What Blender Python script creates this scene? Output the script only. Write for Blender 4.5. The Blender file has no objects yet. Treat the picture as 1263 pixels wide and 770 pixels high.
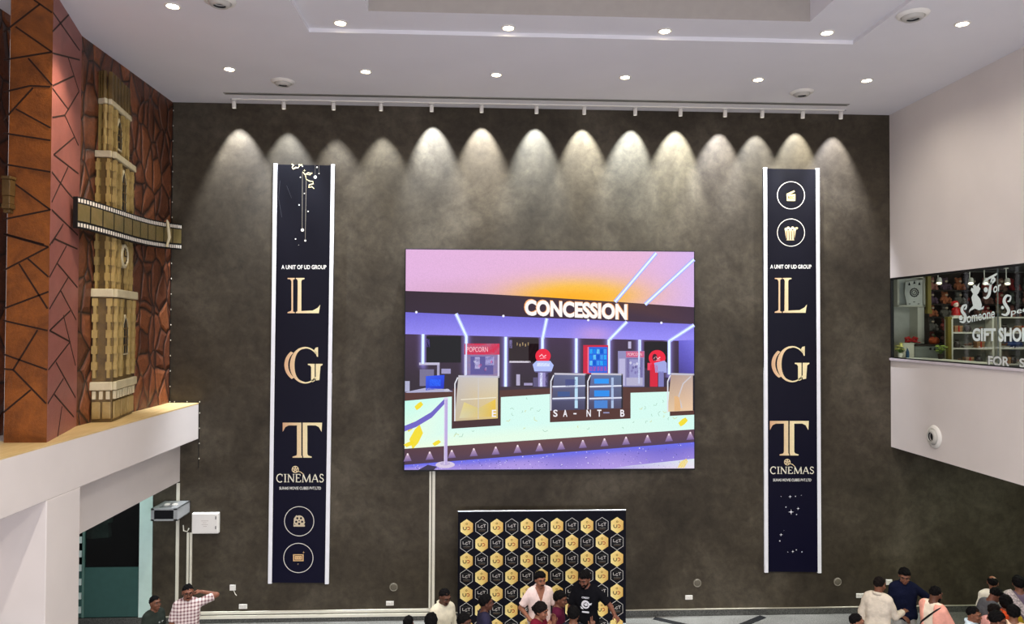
import bpy, math, random
import numpy as np
from mathutils import Vector, Matrix

random.seed(7)
SC = bpy.context.scene
COL = SC.collection
PI = math.pi

# ------------------------------------------------------------------ camera
CH = 5.833                     # eye height above the hall floor
FPX = 900.0                    # focal length in pixels of the 1263 x 770 frame
YAW, PITCH, ROLL = [math.radians(a) for a in (2.695, 1.024, 0.234)]


def cam_axes():
    cy, sy, cp, sp = math.cos(YAW), math.sin(YAW), math.cos(PITCH), math.sin(PITCH)
    f = np.array([sy * cp, cy * cp, sp])
    r = np.array([cy, -sy, 0.0])
    u = np.cross(r, f)
    c, s = math.cos(ROLL), math.sin(ROLL)
    return c * r + s * u, -s * r + c * u, f


AR, AU, AF = cam_axes()
cd = bpy.data.cameras.new('camera')
cd.sensor_width = 36.0
cd.lens = FPX / 1263.0 * 36.0
cd.clip_end = 200
cam = bpy.data.objects.new('camera', cd)
COL.objects.link(cam)
cam.matrix_world = Matrix(((AR[0], AU[0], -AF[0], 0), (AR[1], AU[1], -AF[1], 0), (AR[2], AU[2], -AF[2], CH), (0, 0, 0, 1)))
SC.camera = cam


def ray(px, py):
    return AR * ((px - 631.5) / FPX) - AU * ((py - 385.0) / FPX) + AF


def on_y(px, py, Y):           # point of the plane y = Y seen there
    d = ray(px, py) * (Y / ray(px, py)[1])
    return Vector((d[0], d[1], d[2] + CH))


def on_x(px, py, X):
    r = ray(px, py)
    d = r * (X / r[0])
    return Vector((d[0], d[1], d[2] + CH))


def on_z(px, py, Z):
    r = ray(px, py)
    d = r * ((Z - CH) / r[2])
    return Vector((d[0], d[1], d[2] + CH))


# ------------------------------------------------------------------ light and exposure
SC.view_settings.view_transform = 'Standard'
SC.view_settings.look = 'None'
SC.view_settings.gamma = 1
SC.view_settings.use_curve_mapping = False
SC.view_settings.exposure = 0.0
WORLD_STRENGTH = 0.92          # daylight that enters the open front of the hall, behind the camera
WORLD_COLOR = (0.98, 0.96, 1.0)
DOWN_W = 110.0                  # each ceiling downlight
TRACK_W = 2350.0                 # each track spotlight
w = bpy.data.worlds.new('world')
SC.world = w
w.use_nodes = True
w.node_tree.nodes['Background'].inputs[0].default_value = (*WORLD_COLOR, 1)
w.node_tree.nodes['Background'].inputs[1].default_value = WORLD_STRENGTH


def lamp(name, kind, loc, energy, color=(1, 1, 1), target=None, **kw):
    d = bpy.data.lights.new(name, kind)
    d.energy = energy
    d.color = color
    for k, v in kw.items():
        setattr(d, k, v)
    o = bpy.data.objects.new(name, d)
    COL.objects.link(o)
    o.location = loc
    if target is not None:
        o.rotation_euler = (Vector(target) - Vector(loc)).to_track_quat('-Z', 'Y').to_euler()
    return o


# ceiling spot that grazes the copper pillar
lamp('pillar_spot', 'SPOT', (-4.45, 9.55, 10.12), 430, (1, 0.84, 0.62), (-5.85, 10.4, 8.0), spot_size=0.85, spot_blend=0.8, shadow_soft_size=0.05)
# unseen area lamp added behind the camera to brighten the ceiling
lamp('added_ceiling_fill', 'AREA', (1.3, -1.6, 2.6), 680, (0.78, 0.80, 1.0), (1.3, 8.5, 10.2), shape='RECTANGLE', size=7.0, size_y=1.0)
# lamps of the hall's rear ceiling, behind and above the camera
for lx in (-3.0, 1.5, 6.0):
    for ly in (1.0, 5.5):
        lamp('rear_downlight', 'SPOT', (lx, ly, 10.1), 720, (1, 0.95, 0.88), (lx, ly, 0), spot_size=2.4, spot_blend=0.6, shadow_soft_size=0.12)
lamp('under_gallery_lamp', 'AREA', (10.3, 12.2, 3.30), 60, (0.86, 1.0, 0.74), (10.3, 12.2, 0), shape='RECTANGLE', size=2.5, size_y=0.3)
lamp('shop_front_lamp', 'AREA', (-7.2, 13.6, 3.54), 14, (0.72, 1.0, 0.92), (-7.2, 13.8, 0), shape='RECTANGLE', size=1.5, size_y=0.2)
lamp('gift_shop_lamp', 'AREA', (10.2, 13.4, 7.02), 50, (1, 0.97, 0.9), (10.3, 14.2, 4), shape='RECTANGLE', size=1.8, size_y=1.6)


# ------------------------------------------------------------------ materials
def lin(c):
    return tuple(((v / 255.0) / 12.92 if v / 255.0 <= 0.04045 else ((v / 255.0 + 0.055) / 1.055) ** 2.4) for v in c)


MATS = {}


def mat(name, rgb, rough=0.6, metal=0.0, noise=0.06, scale=8.0, bump=0.0, bscale=None, emit=0.0, spec=0.3):
    """Principled surface; rgb in sRGB 0-255, with a little procedural mottling of its colour."""
    if name in MATS:
        return MATS[name]
    m = bpy.data.materials.new(name)
    m.use_nodes = True
    nt = m.node_tree
    b = nt.nodes['Principled BSDF']
    c = lin(rgb)
    b.inputs['Roughness'].default_value = rough
    b.inputs['Metallic'].default_value = metal
    b.inputs['Specular IOR Level'].default_value = spec
    tc = nt.nodes.new('ShaderNodeTexCoord')
    nz = nt.nodes.new('ShaderNodeTexNoise')
    nz.inputs['Scale'].default_value = scale
    nz.inputs['Detail'].default_value = 5
    nt.links.new(tc.outputs['Object'], nz.inputs['Vector'])
    rp = nt.nodes.new('ShaderNodeValToRGB')
    rp.color_ramp.elements[0].position = 0.3
    rp.color_ramp.elements[1].position = 0.7
    rp.color_ramp.elements[0].color = (*[max(0, v * (1 - noise)) for v in c], 1)
    rp.color_ramp.elements[1].color = (*[min(1, v * (1 + noise)) for v in c], 1)
    nt.links.new(nz.outputs['Fac'], rp.inputs['Fac'])
    nt.links.new(rp.outputs['Color'], b.inputs['Base Color'])
    if emit:
        b.inputs['Emission Color'].default_value = (*c, 1)
        b.inputs['Emission Strength'].default_value = emit
    if bump:
        n2 = nt.nodes.new('ShaderNodeTexNoise')
        n2.inputs['Scale'].default_value = bscale or scale * 4
        n2.inputs['Detail'].default_value = 6
        nt.links.new(tc.outputs['Object'], n2.inputs['Vector'])
        bp = nt.nodes.new('ShaderNodeBump')
        bp.inputs['Strength'].default_value = bump
        bp.inputs['Distance'].default_value = 0.02
        nt.links.new(n2.outputs['Fac'], bp.inputs['Height'])
        nt.links.new(bp.outputs['Normal'], b.inputs['Normal'])
    MATS[name] = m
    return m


def ramp_nodes(nt, fac, stops):
    r = nt.nodes.new('ShaderNodeValToRGB')
    e = r.color_ramp.elements
    while len(e) < len(stops):
        e.new(0.5)
    for i, (p, c) in enumerate(stops):
        e[i].position = p
        e[i].color = (*c, 1)
    nt.links.new(fac, r.inputs['Fac'])
    return r.outputs['Color']


def noise_node(nt, vec, scale, detail=6, rough=0.6, dist=0.0):
    n = nt.nodes.new('ShaderNodeTexNoise')
    n.inputs['Scale'].default_value = scale
    n.inputs['Detail'].default_value = detail
    n.inputs['Roughness'].default_value = rough
    n.inputs['Distortion'].default_value = dist
    nt.links.new(vec, n.inputs['Vector'])
    return n.outputs['Fac']


def mix_node(nt, a, b, fac, mode='MIX'):
    m = nt.nodes.new('ShaderNodeMix')
    m.data_type = 'RGBA'
    m.blend_type = mode
    for s, v in ((0, fac), (6, a), (7, b)):
        if hasattr(v, 'is_output'):
            nt.links.new(v, m.inputs[s])
        elif s == 0:
            m.inputs[0].default_value = v
        else:
            m.inputs[s].default_value = (*v, 1)
    return m.outputs[2]


def bump_node(nt, h, b, strength, dist=0.02):
    bp = nt.nodes.new('ShaderNodeBump')
    bp.inputs['Strength'].default_value = strength
    bp.inputs['Distance'].default_value = dist
    nt.links.new(h, bp.inputs['Height'])
    nt.links.new(bp.outputs['Normal'], b.inputs['Normal'])


def new_mat(name, rough=0.6):
    m = bpy.data.materials.new(name)
    m.use_nodes = True
    nt = m.node_tree
    b = nt.nodes['Principled BSDF']
    b.inputs['Roughness'].default_value = rough
    tc = nt.nodes.new('ShaderNodeTexCoord')
    MATS[name] = m
    return m, nt, b, tc.outputs['Object']


def mat_plaster():
    m, nt, b, v = new_mat('charcoal_plaster', 0.62)
    big = noise_node(nt, v, 0.55, 7, 0.62, 0.6)
    c1 = ramp_nodes(nt, big, [(0.28, lin((47, 41, 31))), (0.5, lin((64, 57, 45))), (0.72, lin((86, 79, 66)))])
    fine = noise_node(nt, v, 5.0, 8, 0.7, 0.3)
    c2 = ramp_nodes(nt, fine, [(0.3, (0.66, 0.65, 0.64)), (0.7, (1.32, 1.32, 1.32))])
    c = mix_node(nt, c1, c2, 1.0, 'MULTIPLY')
    nt.links.new(c, b.inputs['Base Color'])
    bump_node(nt, fine, b, 0.12, 0.02)
    b.inputs['Specular IOR Level'].default_value = 0.25
    return m


def mat_cobble():
    m, nt, b, v = new_mat('relief_stone', 0.45)
    nz = nt.nodes.new('ShaderNodeTexNoise')
    nz.inputs['Scale'].default_value = 1.6
    nt.links.new(v, nz.inputs['Vector'])
    vec = mix_node(nt, v, nz.outputs['Color'], 0.18)
    mp = nt.nodes.new('ShaderNodeMapping')
    mp.inputs['Scale'].default_value = (0.0, 3.6, 2.3)
    nt.links.new(vec, mp.inputs['Vector'])
    vo = nt.nodes.new('ShaderNodeTexVoronoi')
    vo.feature = 'DISTANCE_TO_EDGE'
    vo.inputs['Scale'].default_value = 1.0
    nt.links.new(mp.outputs['Vector'], vo.inputs['Vector'])
    vf = nt.nodes.new('ShaderNodeTexVoronoi')
    vf.inputs['Scale'].default_value = 1.0
    nt.links.new(mp.outputs['Vector'], vf.inputs['Vector'])
    sep = nt.nodes.new('ShaderNodeSeparateColor')
    nt.links.new(vf.outputs['Color'], sep.inputs[0])
    tone = ramp_nodes(nt, sep.outputs[0], [(0.0, lin((92, 52, 32))), (0.5, lin((116, 66, 40))), (1.0, lin((136, 80, 46)))])
    fine = noise_node(nt, v, 14, 8, 0.7)
    tone = mix_node(nt, tone, ramp_nodes(nt, fine, [(0.3, (0.55, 0.5, 0.5)), (0.7, (1.3, 1.3, 1.3))]), 1.0, 'MULTIPLY')
    joint = ramp_nodes(nt, vo.outputs['Distance'], [(0.012, (0, 0, 0)), (0.07, (1, 1, 1))])
    c = mix_node(nt, lin((42, 26, 20)), tone, joint)
    nt.links.new(c, b.inputs['Base Color'])
    hh = ramp_nodes(nt, vo.outputs['Distance'], [(0.0, (0, 0, 0)), (0.16, (1, 1, 1))])
    hm = mix_node(nt, hh, fine, 0.18)
    bump_node(nt, hm, b, 0.9, 0.06)
    return m


def mat_rough_paint(name, c0, c1, rough=0.42, bs=30):
    m, nt, b, v = new_mat(name, rough)
    n1 = noise_node(nt, v, 2.5, 8, 0.7, 0.5)
    c = ramp_nodes(nt, n1, [(0.3, lin(c0)), (0.7, lin(c1))])
    nt.links.new(c, b.inputs['Base Color'])
    n2 = noise_node(nt, v, bs, 6, 0.7)
    bump_node(nt, n2, b, 0.45, 0.02)
    return m


def mat_granite(name, dark, light, scale=60, rough=0.25):
    m, nt, b, v = new_mat(name, rough)
    n1 = noise_node(nt, v, scale, 4, 0.7)
    n2 = noise_node(nt, v, 1.3, 5, 0.6)
    c = ramp_nodes(nt, n1, [(0.35, lin(dark)), (0.65, lin(light))])
    c = mix_node(nt, c, ramp_nodes(nt, n2, [(0.3, (0.8, 0.8, 0.8)), (0.7, (1.15, 1.15, 1.15))]), 1.0, 'MULTIPLY')
    nt.links.new(c, b.inputs['Base Color'])
    return m


def mat_wood(name, c0, c1):
    m, nt, b, v = new_mat(name, 0.5)
    mp = nt.nodes.new('ShaderNodeMapping')
    mp.inputs['Scale'].default_value = (9, 0.8, 9)
    nt.links.new(v, mp.inputs['Vector'])
    n1 = noise_node(nt, mp.outputs['Vector'], 3, 6, 0.6, 0.4)
    nt.links.new(ramp_nodes(nt, n1, [(0.3, lin(c0)), (0.7, lin(c1))]), b.inputs['Base Color'])
    return m


def mat_glass(name, tint=(0.88, 0.92, 0.89), clear=0.86):
    m = bpy.data.materials.new(name)
    m.use_nodes = True
    nt = m.node_tree
    nt.nodes.remove(nt.nodes['Principled BSDF'])
    out = nt.nodes['Material Output']
    tr = nt.nodes.new('ShaderNodeBsdfTransparent')
    tr.inputs[0].default_value = (*tint, 1)
    gl = nt.nodes.new('ShaderNodeBsdfGlossy')
    gl.inputs['Roughness'].default_value = 0.04
    fr = nt.nodes.new('ShaderNodeFresnel')
    fr.inputs['IOR'].default_value = 1.35
    mx = nt.nodes.new('ShaderNodeMixShader')
    ge = nt.nodes.new('ShaderNodeNewGeometry')
    ml = nt.nodes.new('ShaderNodeMath')
    ml.operation = 'SUBTRACT'
    ml.use_clamp = True
    nt.links.new(fr.outputs[0], ml.inputs[0])
    nt.links.new(ge.outputs['Backfacing'], ml.inputs[1])
    nt.links.new(ml.outputs[0], mx.inputs[0])
    nt.links.new(tr.outputs[0], mx.inputs[1])
    nt.links.new(gl.outputs[0], mx.inputs[2])
    nt.links.new(mx.outputs[0], out.inputs[0])
    MATS[name] = m
    return m


def mat_attr(name, emissive=False, rough=0.5, speckle=0.0):
    """Printed (or screen) picture: colours stored on the picture's own polygons."""
    m = bpy.data.materials.new(name)
    m.use_nodes = True
    nt = m.node_tree
    b = nt.nodes['Principled BSDF']
    at = nt.nodes.new('ShaderNodeAttribute')
    at.attribute_name = 'ink'
    c = at.outputs['Color']
    tc = nt.nodes.new('ShaderNodeTexCoord')
    n = noise_node(nt, tc.outputs['Object'], 60 if emissive else 25, 3)
    a = 0.07 if emissive else 0.04
    c = mix_node(nt, c, ramp_nodes(nt, n, [(0.3, (1 - a,) * 3), (0.7, (1 + a,) * 3)]), 1.0, 'MULTIPLY')
    b.inputs['Roughness'].default_value = rough
    b.inputs['Specular IOR Level'].default_value = 0.15
    if emissive:
        b.inputs['Base Color'].default_value = (0.01, 0.01, 0.01, 1)
        nt.links.new(c, b.inputs['Emission Color'])
        b.inputs['Emission Strength'].default_value = 1.0
    else:
        nt.links.new(c, b.inputs['Base Color'])
    MATS[name] = m
    return m


def mat_lamp(name, rgb, strength):
    m = bpy.data.materials.new(name)
    m.use_nodes = True
    b = m.node_tree.nodes['Principled BSDF']
    b.inputs['Base Color'].default_value = (*lin(rgb), 1)
    b.inputs['Emission Color'].default_value = (*lin(rgb), 1)
    b.inputs['Emission Strength'].default_value = strength
    MATS[name] = m
    return m


def mat_plaid(name):
    m, nt, b, v = new_mat(name, 0.8)
    cs = None
    sep = nt.nodes.new('ShaderNodeSeparateXYZ')
    nt.links.new(v, sep.inputs[0])
    outs = []
    for i, (axis, per) in enumerate(((0, 0.05), (2, 0.052))):
        mu = nt.nodes.new('ShaderNodeMath')
        mu.operation = 'MULTIPLY'
        mu.inputs[1].default_value = 1.0 / per
        nt.links.new(sep.outputs[axis], mu.inputs[0])
        fr = nt.nodes.new('ShaderNodeMath')
        fr.operation = 'FRACT'
        nt.links.new(mu.outputs[0], fr.inputs[0])
        outs.append(ramp_nodes(nt, fr.outputs[0], [(0.0, lin((112, 62, 70))), (0.40, lin((112, 62, 70))), (0.43, lin((226, 212, 206))), (1.0, lin((226, 212, 206)))]))
    nt.links.new(mix_node(nt, outs[0], outs[1], 0.5), b.inputs['Base Color'])
    return m


PLASTER = mat_plaster()
COBBLE = mat_cobble()
WHITE = mat('white_wall_paint', (220, 211, 204), 0.7, noise=0.03, scale=1.2)
CEIL = mat('ceiling_paint', (228, 226, 228), 0.8, noise=0.02, scale=1.0)
TAUPE = mat('taupe_coffer_face', (168, 160, 150), 0.8, noise=0.03)  # darker tone, on the coffer's far face only
GRAN = mat_granite('granite_floor', (92, 91, 86), (134, 133, 127), 45)
GRAND = mat_granite('dark_granite', (52, 53, 50), (98, 98, 93), 60)
BLACKG = mat_granite('black_granite', (18, 19, 20), (40, 42, 44), 60)
PLY = mat_wood('ledge_plywood', (205, 172, 112), (228, 198, 140))
ORANGE = mat_rough_paint('pillar_orange_plaster', (92, 48, 15), (152, 86, 30))
PLUM = mat_rough_paint('pillar_copper_plaster', (136, 80, 72), (164, 98, 88), 0.4, 45)
CRACK = mat('dark_joint', (44, 26, 18), 0.6)
GOLD_R = mat_rough_paint('relief_gold_plaster', (72, 54, 24), (122, 96, 46), 0.45, 18)
GOLD_D = mat_rough_paint('relief_dull_gold', (74, 54, 24), (104, 78, 36), 0.5, 18)  # dull brownish gold of the small corbel
CREAM_R = mat_rough_paint('relief_cream_plaster', (190, 176, 138), (216, 204, 168), 0.5, 18)
BLACK = mat('matte_black', (18, 18, 19), 0.5)
DARK = mat('near_black', (9, 9, 10), 0.55)
PLASTIC = mat('white_plastic', (232, 228, 218), 0.4, noise=0.02)
PVC = mat('ivory_trunking', (226, 222, 204), 0.45, noise=0.03)
GREY = mat('grey_steel', (168, 170, 170), 0.4, 0.2)
STEEL = mat('brushed_steel', (190, 190, 192), 0.3, 0.9)
MINT = mat('mint_frosted_panel', (206, 232, 222), 0.4, noise=0.03)
TEAL = mat('teal_frosted_film', (58, 92, 86), 0.25, noise=0.05)
LENS = mat_lamp('warm_lens', (255, 238, 205), 26.0)
GLASS = mat_glass('clear_glass')
DGLASS = mat_glass('dim_glass', (0.55, 0.66, 0.66))
SCREEN = mat_attr('led_pixels', True)
PRINT = mat_attr('printed_vinyl', False, 0.38)


# ------------------------------------------------------------------ mesh building
class MB:
    def __init__(s):
        s.v, s.f, s.m = [], [], []

    def add(s, vs, fs, mi=0):
        o = len(s.v)
        s.v += [Vector(p) for p in vs]
        s.f += [tuple(i + o for i in f) for f in fs]
        s.m += [mi] * len(fs)
        return s

    def box(s, a, b, mi=0):
        x0, x1 = sorted((a[0], b[0])); y0, y1 = sorted((a[1], b[1])); z0, z1 = sorted((a[2], b[2]))
        vs = [(x0, y0, z0), (x1, y0, z0), (x1, y1, z0), (x0, y1, z0), (x0, y0, z1), (x1, y0, z1), (x1, y1, z1), (x0, y1, z1)]
        return s.add(vs, [(0, 3, 2, 1), (4, 5, 6, 7), (0, 1, 5, 4), (1, 2, 6, 5), (2, 3, 7, 6), (3, 0, 4, 7)], mi)

    def prism(s, pts, d, mi=0):
        """closed 3-D polygon swept along vector d"""
        n = len(pts)
        a = [Vector(p) for p in pts]
        d = Vector(d)
        nrm = Vector((0, 0, 0))
        for i in range(n):
            nrm += a[i].cross(a[(i + 1) % n])
        if nrm.dot(d) > 0:
            a.reverse()
        b = [p + d for p in a]
        fs = [tuple(range(n)), tuple(range(2 * n - 1, n - 1, -1))] + [((i + 1) % n, i, i + n, (i + 1) % n + n) for i in range(n)]
        return s.add(a + b, fs, mi)

    def cyl(s, p0, p1, r0, r1=None, n=16, mi=0, caps=True):
        r1 = r0 if r1 is None else r1
        p0, p1 = Vector(p0), Vector(p1)
        d = (p1 - p0).normalized()
        e1 = d.orthogonal().normalized()
        e2 = d.cross(e1)
        vs = []
        for p, r in ((p0, r0), (p1, r1)):
            vs += [p + e1 * (r * math.cos(2 * PI * i / n)) + e2 * (r * math.sin(2 * PI * i / n)) for i in range(n)]
        fs = [(i, (i + 1) % n, n + (i + 1) % n, n + i) for i in range(n)]
        if caps:
            fs += [tuple(range(n - 1, -1, -1)), tuple(range(n, 2 * n))]
        return s.add(vs, fs, mi)

    def lathe(s, c, axis, prof, n=28, mi=0):
        """prof: (radius, distance along axis)"""
        c, d = Vector(c), Vector(axis).normalized()
        e1 = d.orthogonal().normalized()
        e2 = d.cross(e1)
        vs, fs = [], []
        for r, h in prof:
            vs += [c + d * h + (e1 * math.cos(2 * PI * i / n) + e2 * math.sin(2 * PI * i / n)) * max(r, 1e-4) for i in range(n)]
        for k in range(len(prof) - 1):
            fs += [(k * n + i, k * n + (i + 1) % n, (k + 1) * n + (i + 1) % n, (k + 1) * n + i) for i in range(n)]
        return s.add(vs, fs, mi)

    def ell(s, c, r, n=14, k=9, mi=0):
        vs, fs = [], []
        c = Vector(c)
        for j in range(k + 1):
            t = PI * j / k
            for i in range(n):
                a = 2 * PI * i / n
                vs.append(c + Vector((r[0] * math.sin(t) * math.cos(a), r[1] * math.sin(t) * math.sin(a), r[2] * math.cos(t))))
        for j in range(k):
            fs += [(j * n + i, (j + 1) * n + i, (j + 1) * n + (i + 1) % n, j * n + (i + 1) % n) for i in range(n)]
        return s.add(vs, fs, mi)

    def tube(s, pts, r, n=8, mi=0):
        pts = [Vector(p) for p in pts]
        vs, fs = [], []
        for k, p in enumerate(pts):
            t = (pts[min(k + 1, len(pts) - 1)] - pts[max(k - 1, 0)]).normalized()
            e1 = t.cross(Vector((0.31, 0.22, 0.93))).normalized()
            e2 = t.cross(e1)
            rr = r[k] if isinstance(r, (list, tuple)) else r
            vs += [p + (e1 * math.cos(2 * PI * i / n) + e2 * math.sin(2 * PI * i / n)) * rr for i in range(n)]
        for k in range(len(pts) - 1):
            fs += [(k * n + i, k * n + (i + 1) % n, (k + 1) * n + (i + 1) % n, (k + 1) * n + i) for i in range(n)]
        fs += [tuple(range(n - 1, -1, -1)), tuple(range((len(pts) - 1) * n, len(pts) * n))]
        return s.add(vs, fs, mi)

    def torus(s, c, axis, R, r, n=28, k=8, mi=0, a0=0.0, a1=2 * PI):
        c, d = Vector(c), Vector(axis).normalized()
        e1 = d.orthogonal().normalized()
        e2 = d.cross(e1)
        pts = [c + (e1 * math.cos(a0 + (a1 - a0) * i / n) + e2 * math.sin(a0 + (a1 - a0) * i / n)) * R for i in range(n + 1)]
        return s.tube(pts, r, k, mi)

    def build(s, name, mats, parent=None, org=(0, 0, 0), smooth=False, bevel=0.0):
        """links everything gathered as ONE mesh object; coordinates were world ones, org is the object's (or its thing's) origin"""
        me = bpy.data.meshes.new(name)
        o = Vector(org)
        me.from_pydata([tuple(p - o) for p in s.v], [], s.f)
        for m in (mats if isinstance(mats, (list, tuple)) else [mats]):
            me.materials.append(m)
        me.polygons.foreach_set('material_index', s.m)
        ob = bpy.data.objects.new(name, me)
        COL.objects.link(ob)
        if parent is not None:
            ob.parent = parent
        else:
            ob.location = o
        if smooth:
            me.polygons.foreach_set('use_smooth', [True] * len(me.polygons))
            me.set_sharp_from_angle(angle=math.radians(40))
        if bevel:
            md = ob.modifiers.new('soft_edge', 'BEVEL')
            md.width = bevel
            md.segments = 2
            md.limit_method = 'ANGLE'
        me.update()
        return ob


def thing(name, label, cat, loc, group=None, rz=0.0):
    o = bpy.data.objects.new(name, None)
    o.empty_display_size = 0.1
    COL.objects.link(o)
    o.location = loc
    o.rotation_euler = (0, 0, rz)
    o['label'] = label
    o['category'] = cat
    if group:
        o['group'] = group
    return o


def tag(o, label, cat, group=None):
    o['label'] = label
    o['category'] = cat
    if group:
        o['group'] = group
    return o


def struct(o, label=None):
    o['kind'] = 'structure'
    if label:
        o['label'] = label
    return o


def copy_thing(root, loc, label):
    r = root.copy()
    COL.objects.link(r)
    r.location = loc
    r['label'] = label
    for ch in list(root.children):
        c = ch.copy()
        COL.objects.link(c)
        c.parent = r
        for g in ch.children:
            d = g.copy()
            COL.objects.link(d)
            d.parent = c
    return r


# ------------------------------------------------------------------ flat pictures and prints
def text_mesh(body, bold=0.0):
    cu = bpy.data.curves.new('lettering', 'FONT')
    cu.body = body
    cu.size = 1.0
    cu.offset = bold
    cu.resolution_u = 4
    ob = bpy.data.objects.new('lettering', cu)
    COL.objects.link(ob)
    dg = bpy.context.evaluated_depsgraph_get()
    me = ob.evaluated_get(dg).to_mesh()
    vs = [(v.co.x, v.co.y) for v in me.vertices]
    fs = [tuple(p.vertices) for p in me.polygons]
    ob.evaluated_get(dg).to_mesh_clear()
    bpy.data.objects.remove(ob)
    bpy.data.curves.remove(cu)
    return vs, fs


class Flat:
    """A flat print: polygons in the print's own 2-D coordinates (y down), each ink layer a hair above the last."""

    def __init__(s):
        s.v, s.f, s.c = [], [], []
        s.layer = 0

    def up(s):
        s.layer += 1
        return s

    def mesh(s, vs, fs, col):
        o = len(s.v)
        s.v += [(p[0], p[1], s.layer) for p in vs]
        for f in fs:
            s.f.append(tuple(i + o for i in f))
            s.c.append([col(*vs[i]) if callable(col) else col for i in f])
        return s

    def poly(s, pts, col):
        if isinstance(col, list):
            o = len(s.v)
            s.v += [(p[0], p[1], s.layer) for p in pts]
            s.f.append(tuple(range(o, o + len(pts))))
            s.c.append(col)
            return s
        return s.mesh(pts, [tuple(range(len(pts)))], col)

    def rect(s, x0, y0, x1, y1, col):
        return s.poly([(x0, y0), (x1, y0), (x1, y1), (x0, y1)], col)

    def grid(s, x0, y0, x1, y1, nx, ny, fn):
        vs = [(x0 + (x1 - x0) * i / nx, y0 + (y1 - y0) * j / ny) for j in range(ny + 1) for i in range(nx + 1)]
        fs = [(j * (nx + 1) + i, j * (nx + 1) + i + 1, (j + 1) * (nx + 1) + i + 1, (j + 1) * (nx + 1) + i) for j in range(ny) for i in range(nx)]
        return s.mesh(vs, fs, fn)

    def disc(s, x, y, rx, ry=None, col=None, n=20):
        ry = ry or rx
        return s.poly([(x + rx * math.cos(2 * PI * i / n), y + ry * math.sin(2 * PI * i / n)) for i in range(n)], col)

    def ring(s, x, y, r, wd, col, n=40, a0=0.0, a1=360.0, ry=None):
        ry = ry or r
        k = ry / r
        A = [math.radians(a0 + (a1 - a0) * i / n) for i in range(n + 1)]
        vs = [(x + r * math.cos(a), y + ry * math.sin(a)) for a in A] + [(x + (r - wd) * math.cos(a), y + (r - wd) * k * math.sin(a)) for a in A]
        return s.mesh(vs, [(i, i + 1, n + 2 + i, n + 1 + i) for i in range(n)], col)

    def line(s, pts, wd, col):
        n = len(pts)
        L, R = [], []
        for i, (x, y) in enumerate(pts):
            a, b = pts[max(i - 1, 0)], pts[min(i + 1, n - 1)]
            dx, dy = b[0] - a[0], b[1] - a[1]
            q = math.hypot(dx, dy) or 1
            ww = (wd[i] if isinstance(wd, (list, tuple)) else wd) / 2
            L.append((x - dy / q * ww, y + dx / q * ww))
            R.append((x + dy / q * ww, y - dx / q * ww))
        return s.mesh(L + R, [(i, i + 1, n + i + 1, n + i) for i in range(n - 1)], col)

    def text(s, body, x0, y0, x1, y1, col, bold=0.0, shear=0.0, fx=1):
        """lettering stretched to the box x0..x1, y0 (top) .. y1 (bottom); shear = drop of the right end"""
        vs, fs = text_mesh(body, bold)
        ax = min(v[0] for v in vs); bx = max(v[0] for v in vs); ay = min(v[1] for v in vs); by = max(v[1] for v in vs)
        out = [(x0 + (v[0] - ax) / (bx - ax) * (x1 - x0), y1 - (v[1] - ay) / (by - ay) * (y1 - y0) + shear * (v[0] - ax) / (bx - ax)) for v in vs]
        return s.mesh(out, fs, col)

    def build(s, name, m, place, parent=None, org=(0, 0, 0), thick=None, lift=Vector((0, 0, 0))):
        o = Vector(org)
        me = bpy.data.meshes.new(name)
        me.from_pydata([tuple(place(x, y) + lift * k - o) for x, y, k in s.v], [], s.f)
        at = me.color_attributes.new('ink', 'FLOAT_COLOR', 'CORNER')
        flat = []
        for cs in s.c:
            for c in cs:
                q = lin(c)
                flat += [q[0], q[1], q[2], 1.0]
        at.data.foreach_set('color', flat)
        me.materials.append(m)
        ob = bpy.data.objects.new(name, me)
        COL.objects.link(ob)
        if parent is not None:
            ob.parent = parent
        else:
            ob.location = o
        return ob

# ------------------------------------------------------------------ the hall
BY = 14.6                      # back wall
CZ = 10.197                    # ceiling
RX = 8.466                     # inner face of the gallery front (right)
LX = -6.02                     # face of the stone relief wall (left, above the ledge)
BX = -5.448                    # face of the white portal beam under the ledge
LEDGE = 4.284
FRONT = -2.0                   # the hall goes on behind the camera and is open there

struct(MB().box((-12, FRONT, -0.3), (13.2, 14.6, 0)).build('floor', GRAN), 'pale grey polished granite floor')
m = MB()
FB = []
for p_, q_ in (((804, 758.4), (850, 770.5)), ((938, 757.2), (911, 770.5))):
    a, b = on_z(*p_, 0.0), on_z(*q_, 0.0)
    b = a + (b - a) * 2.2
    FB.append((a.x, min(a.y, 14.5), b.x, b.y, 0.15))
for (xa, ya, xb, yb, ww) in FB:
    if ww:
        d = Vector((xb - xa, yb - ya, 0)).normalized().cross(Vector((0, 0, 1))) * ww / 2
        m.prism([Vector((xa, ya, 0)) - d, Vector((xb, yb, 0)) - d, Vector((xb, yb, 0)) + d, Vector((xa, ya, 0)) + d], (0, 0, 0.003))
struct(m.build('trim_1', BLACKG), 'two black granite bands set slantwise in the grey floor')
XW = on_y(188, 690, BY).x
m = MB().box((XW, BY, -0.3), (RX + 0.02, BY + 0.3, CZ + 0.4)).box((-7.2, BY, 3.58), (XW, BY + 0.3, CZ + 0.4))
struct(m.build('wall_back', PLASTER), 'tall mottled charcoal plaster wall')
struct(MB().box((RX + 0.02, BY, -0.3), (13.2, BY + 0.3, 4.1)).build('wall_back_lower', PLASTER), 'charcoal wall continuing under the gallery')
m = MB()
m.box((-8.8, BY - 0.022, 0), (13, BY, 0.125))
struct(m.build('baseboard_back', GRAND, bevel=0.004), 'dark granite skirting along the charcoal wall')
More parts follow.
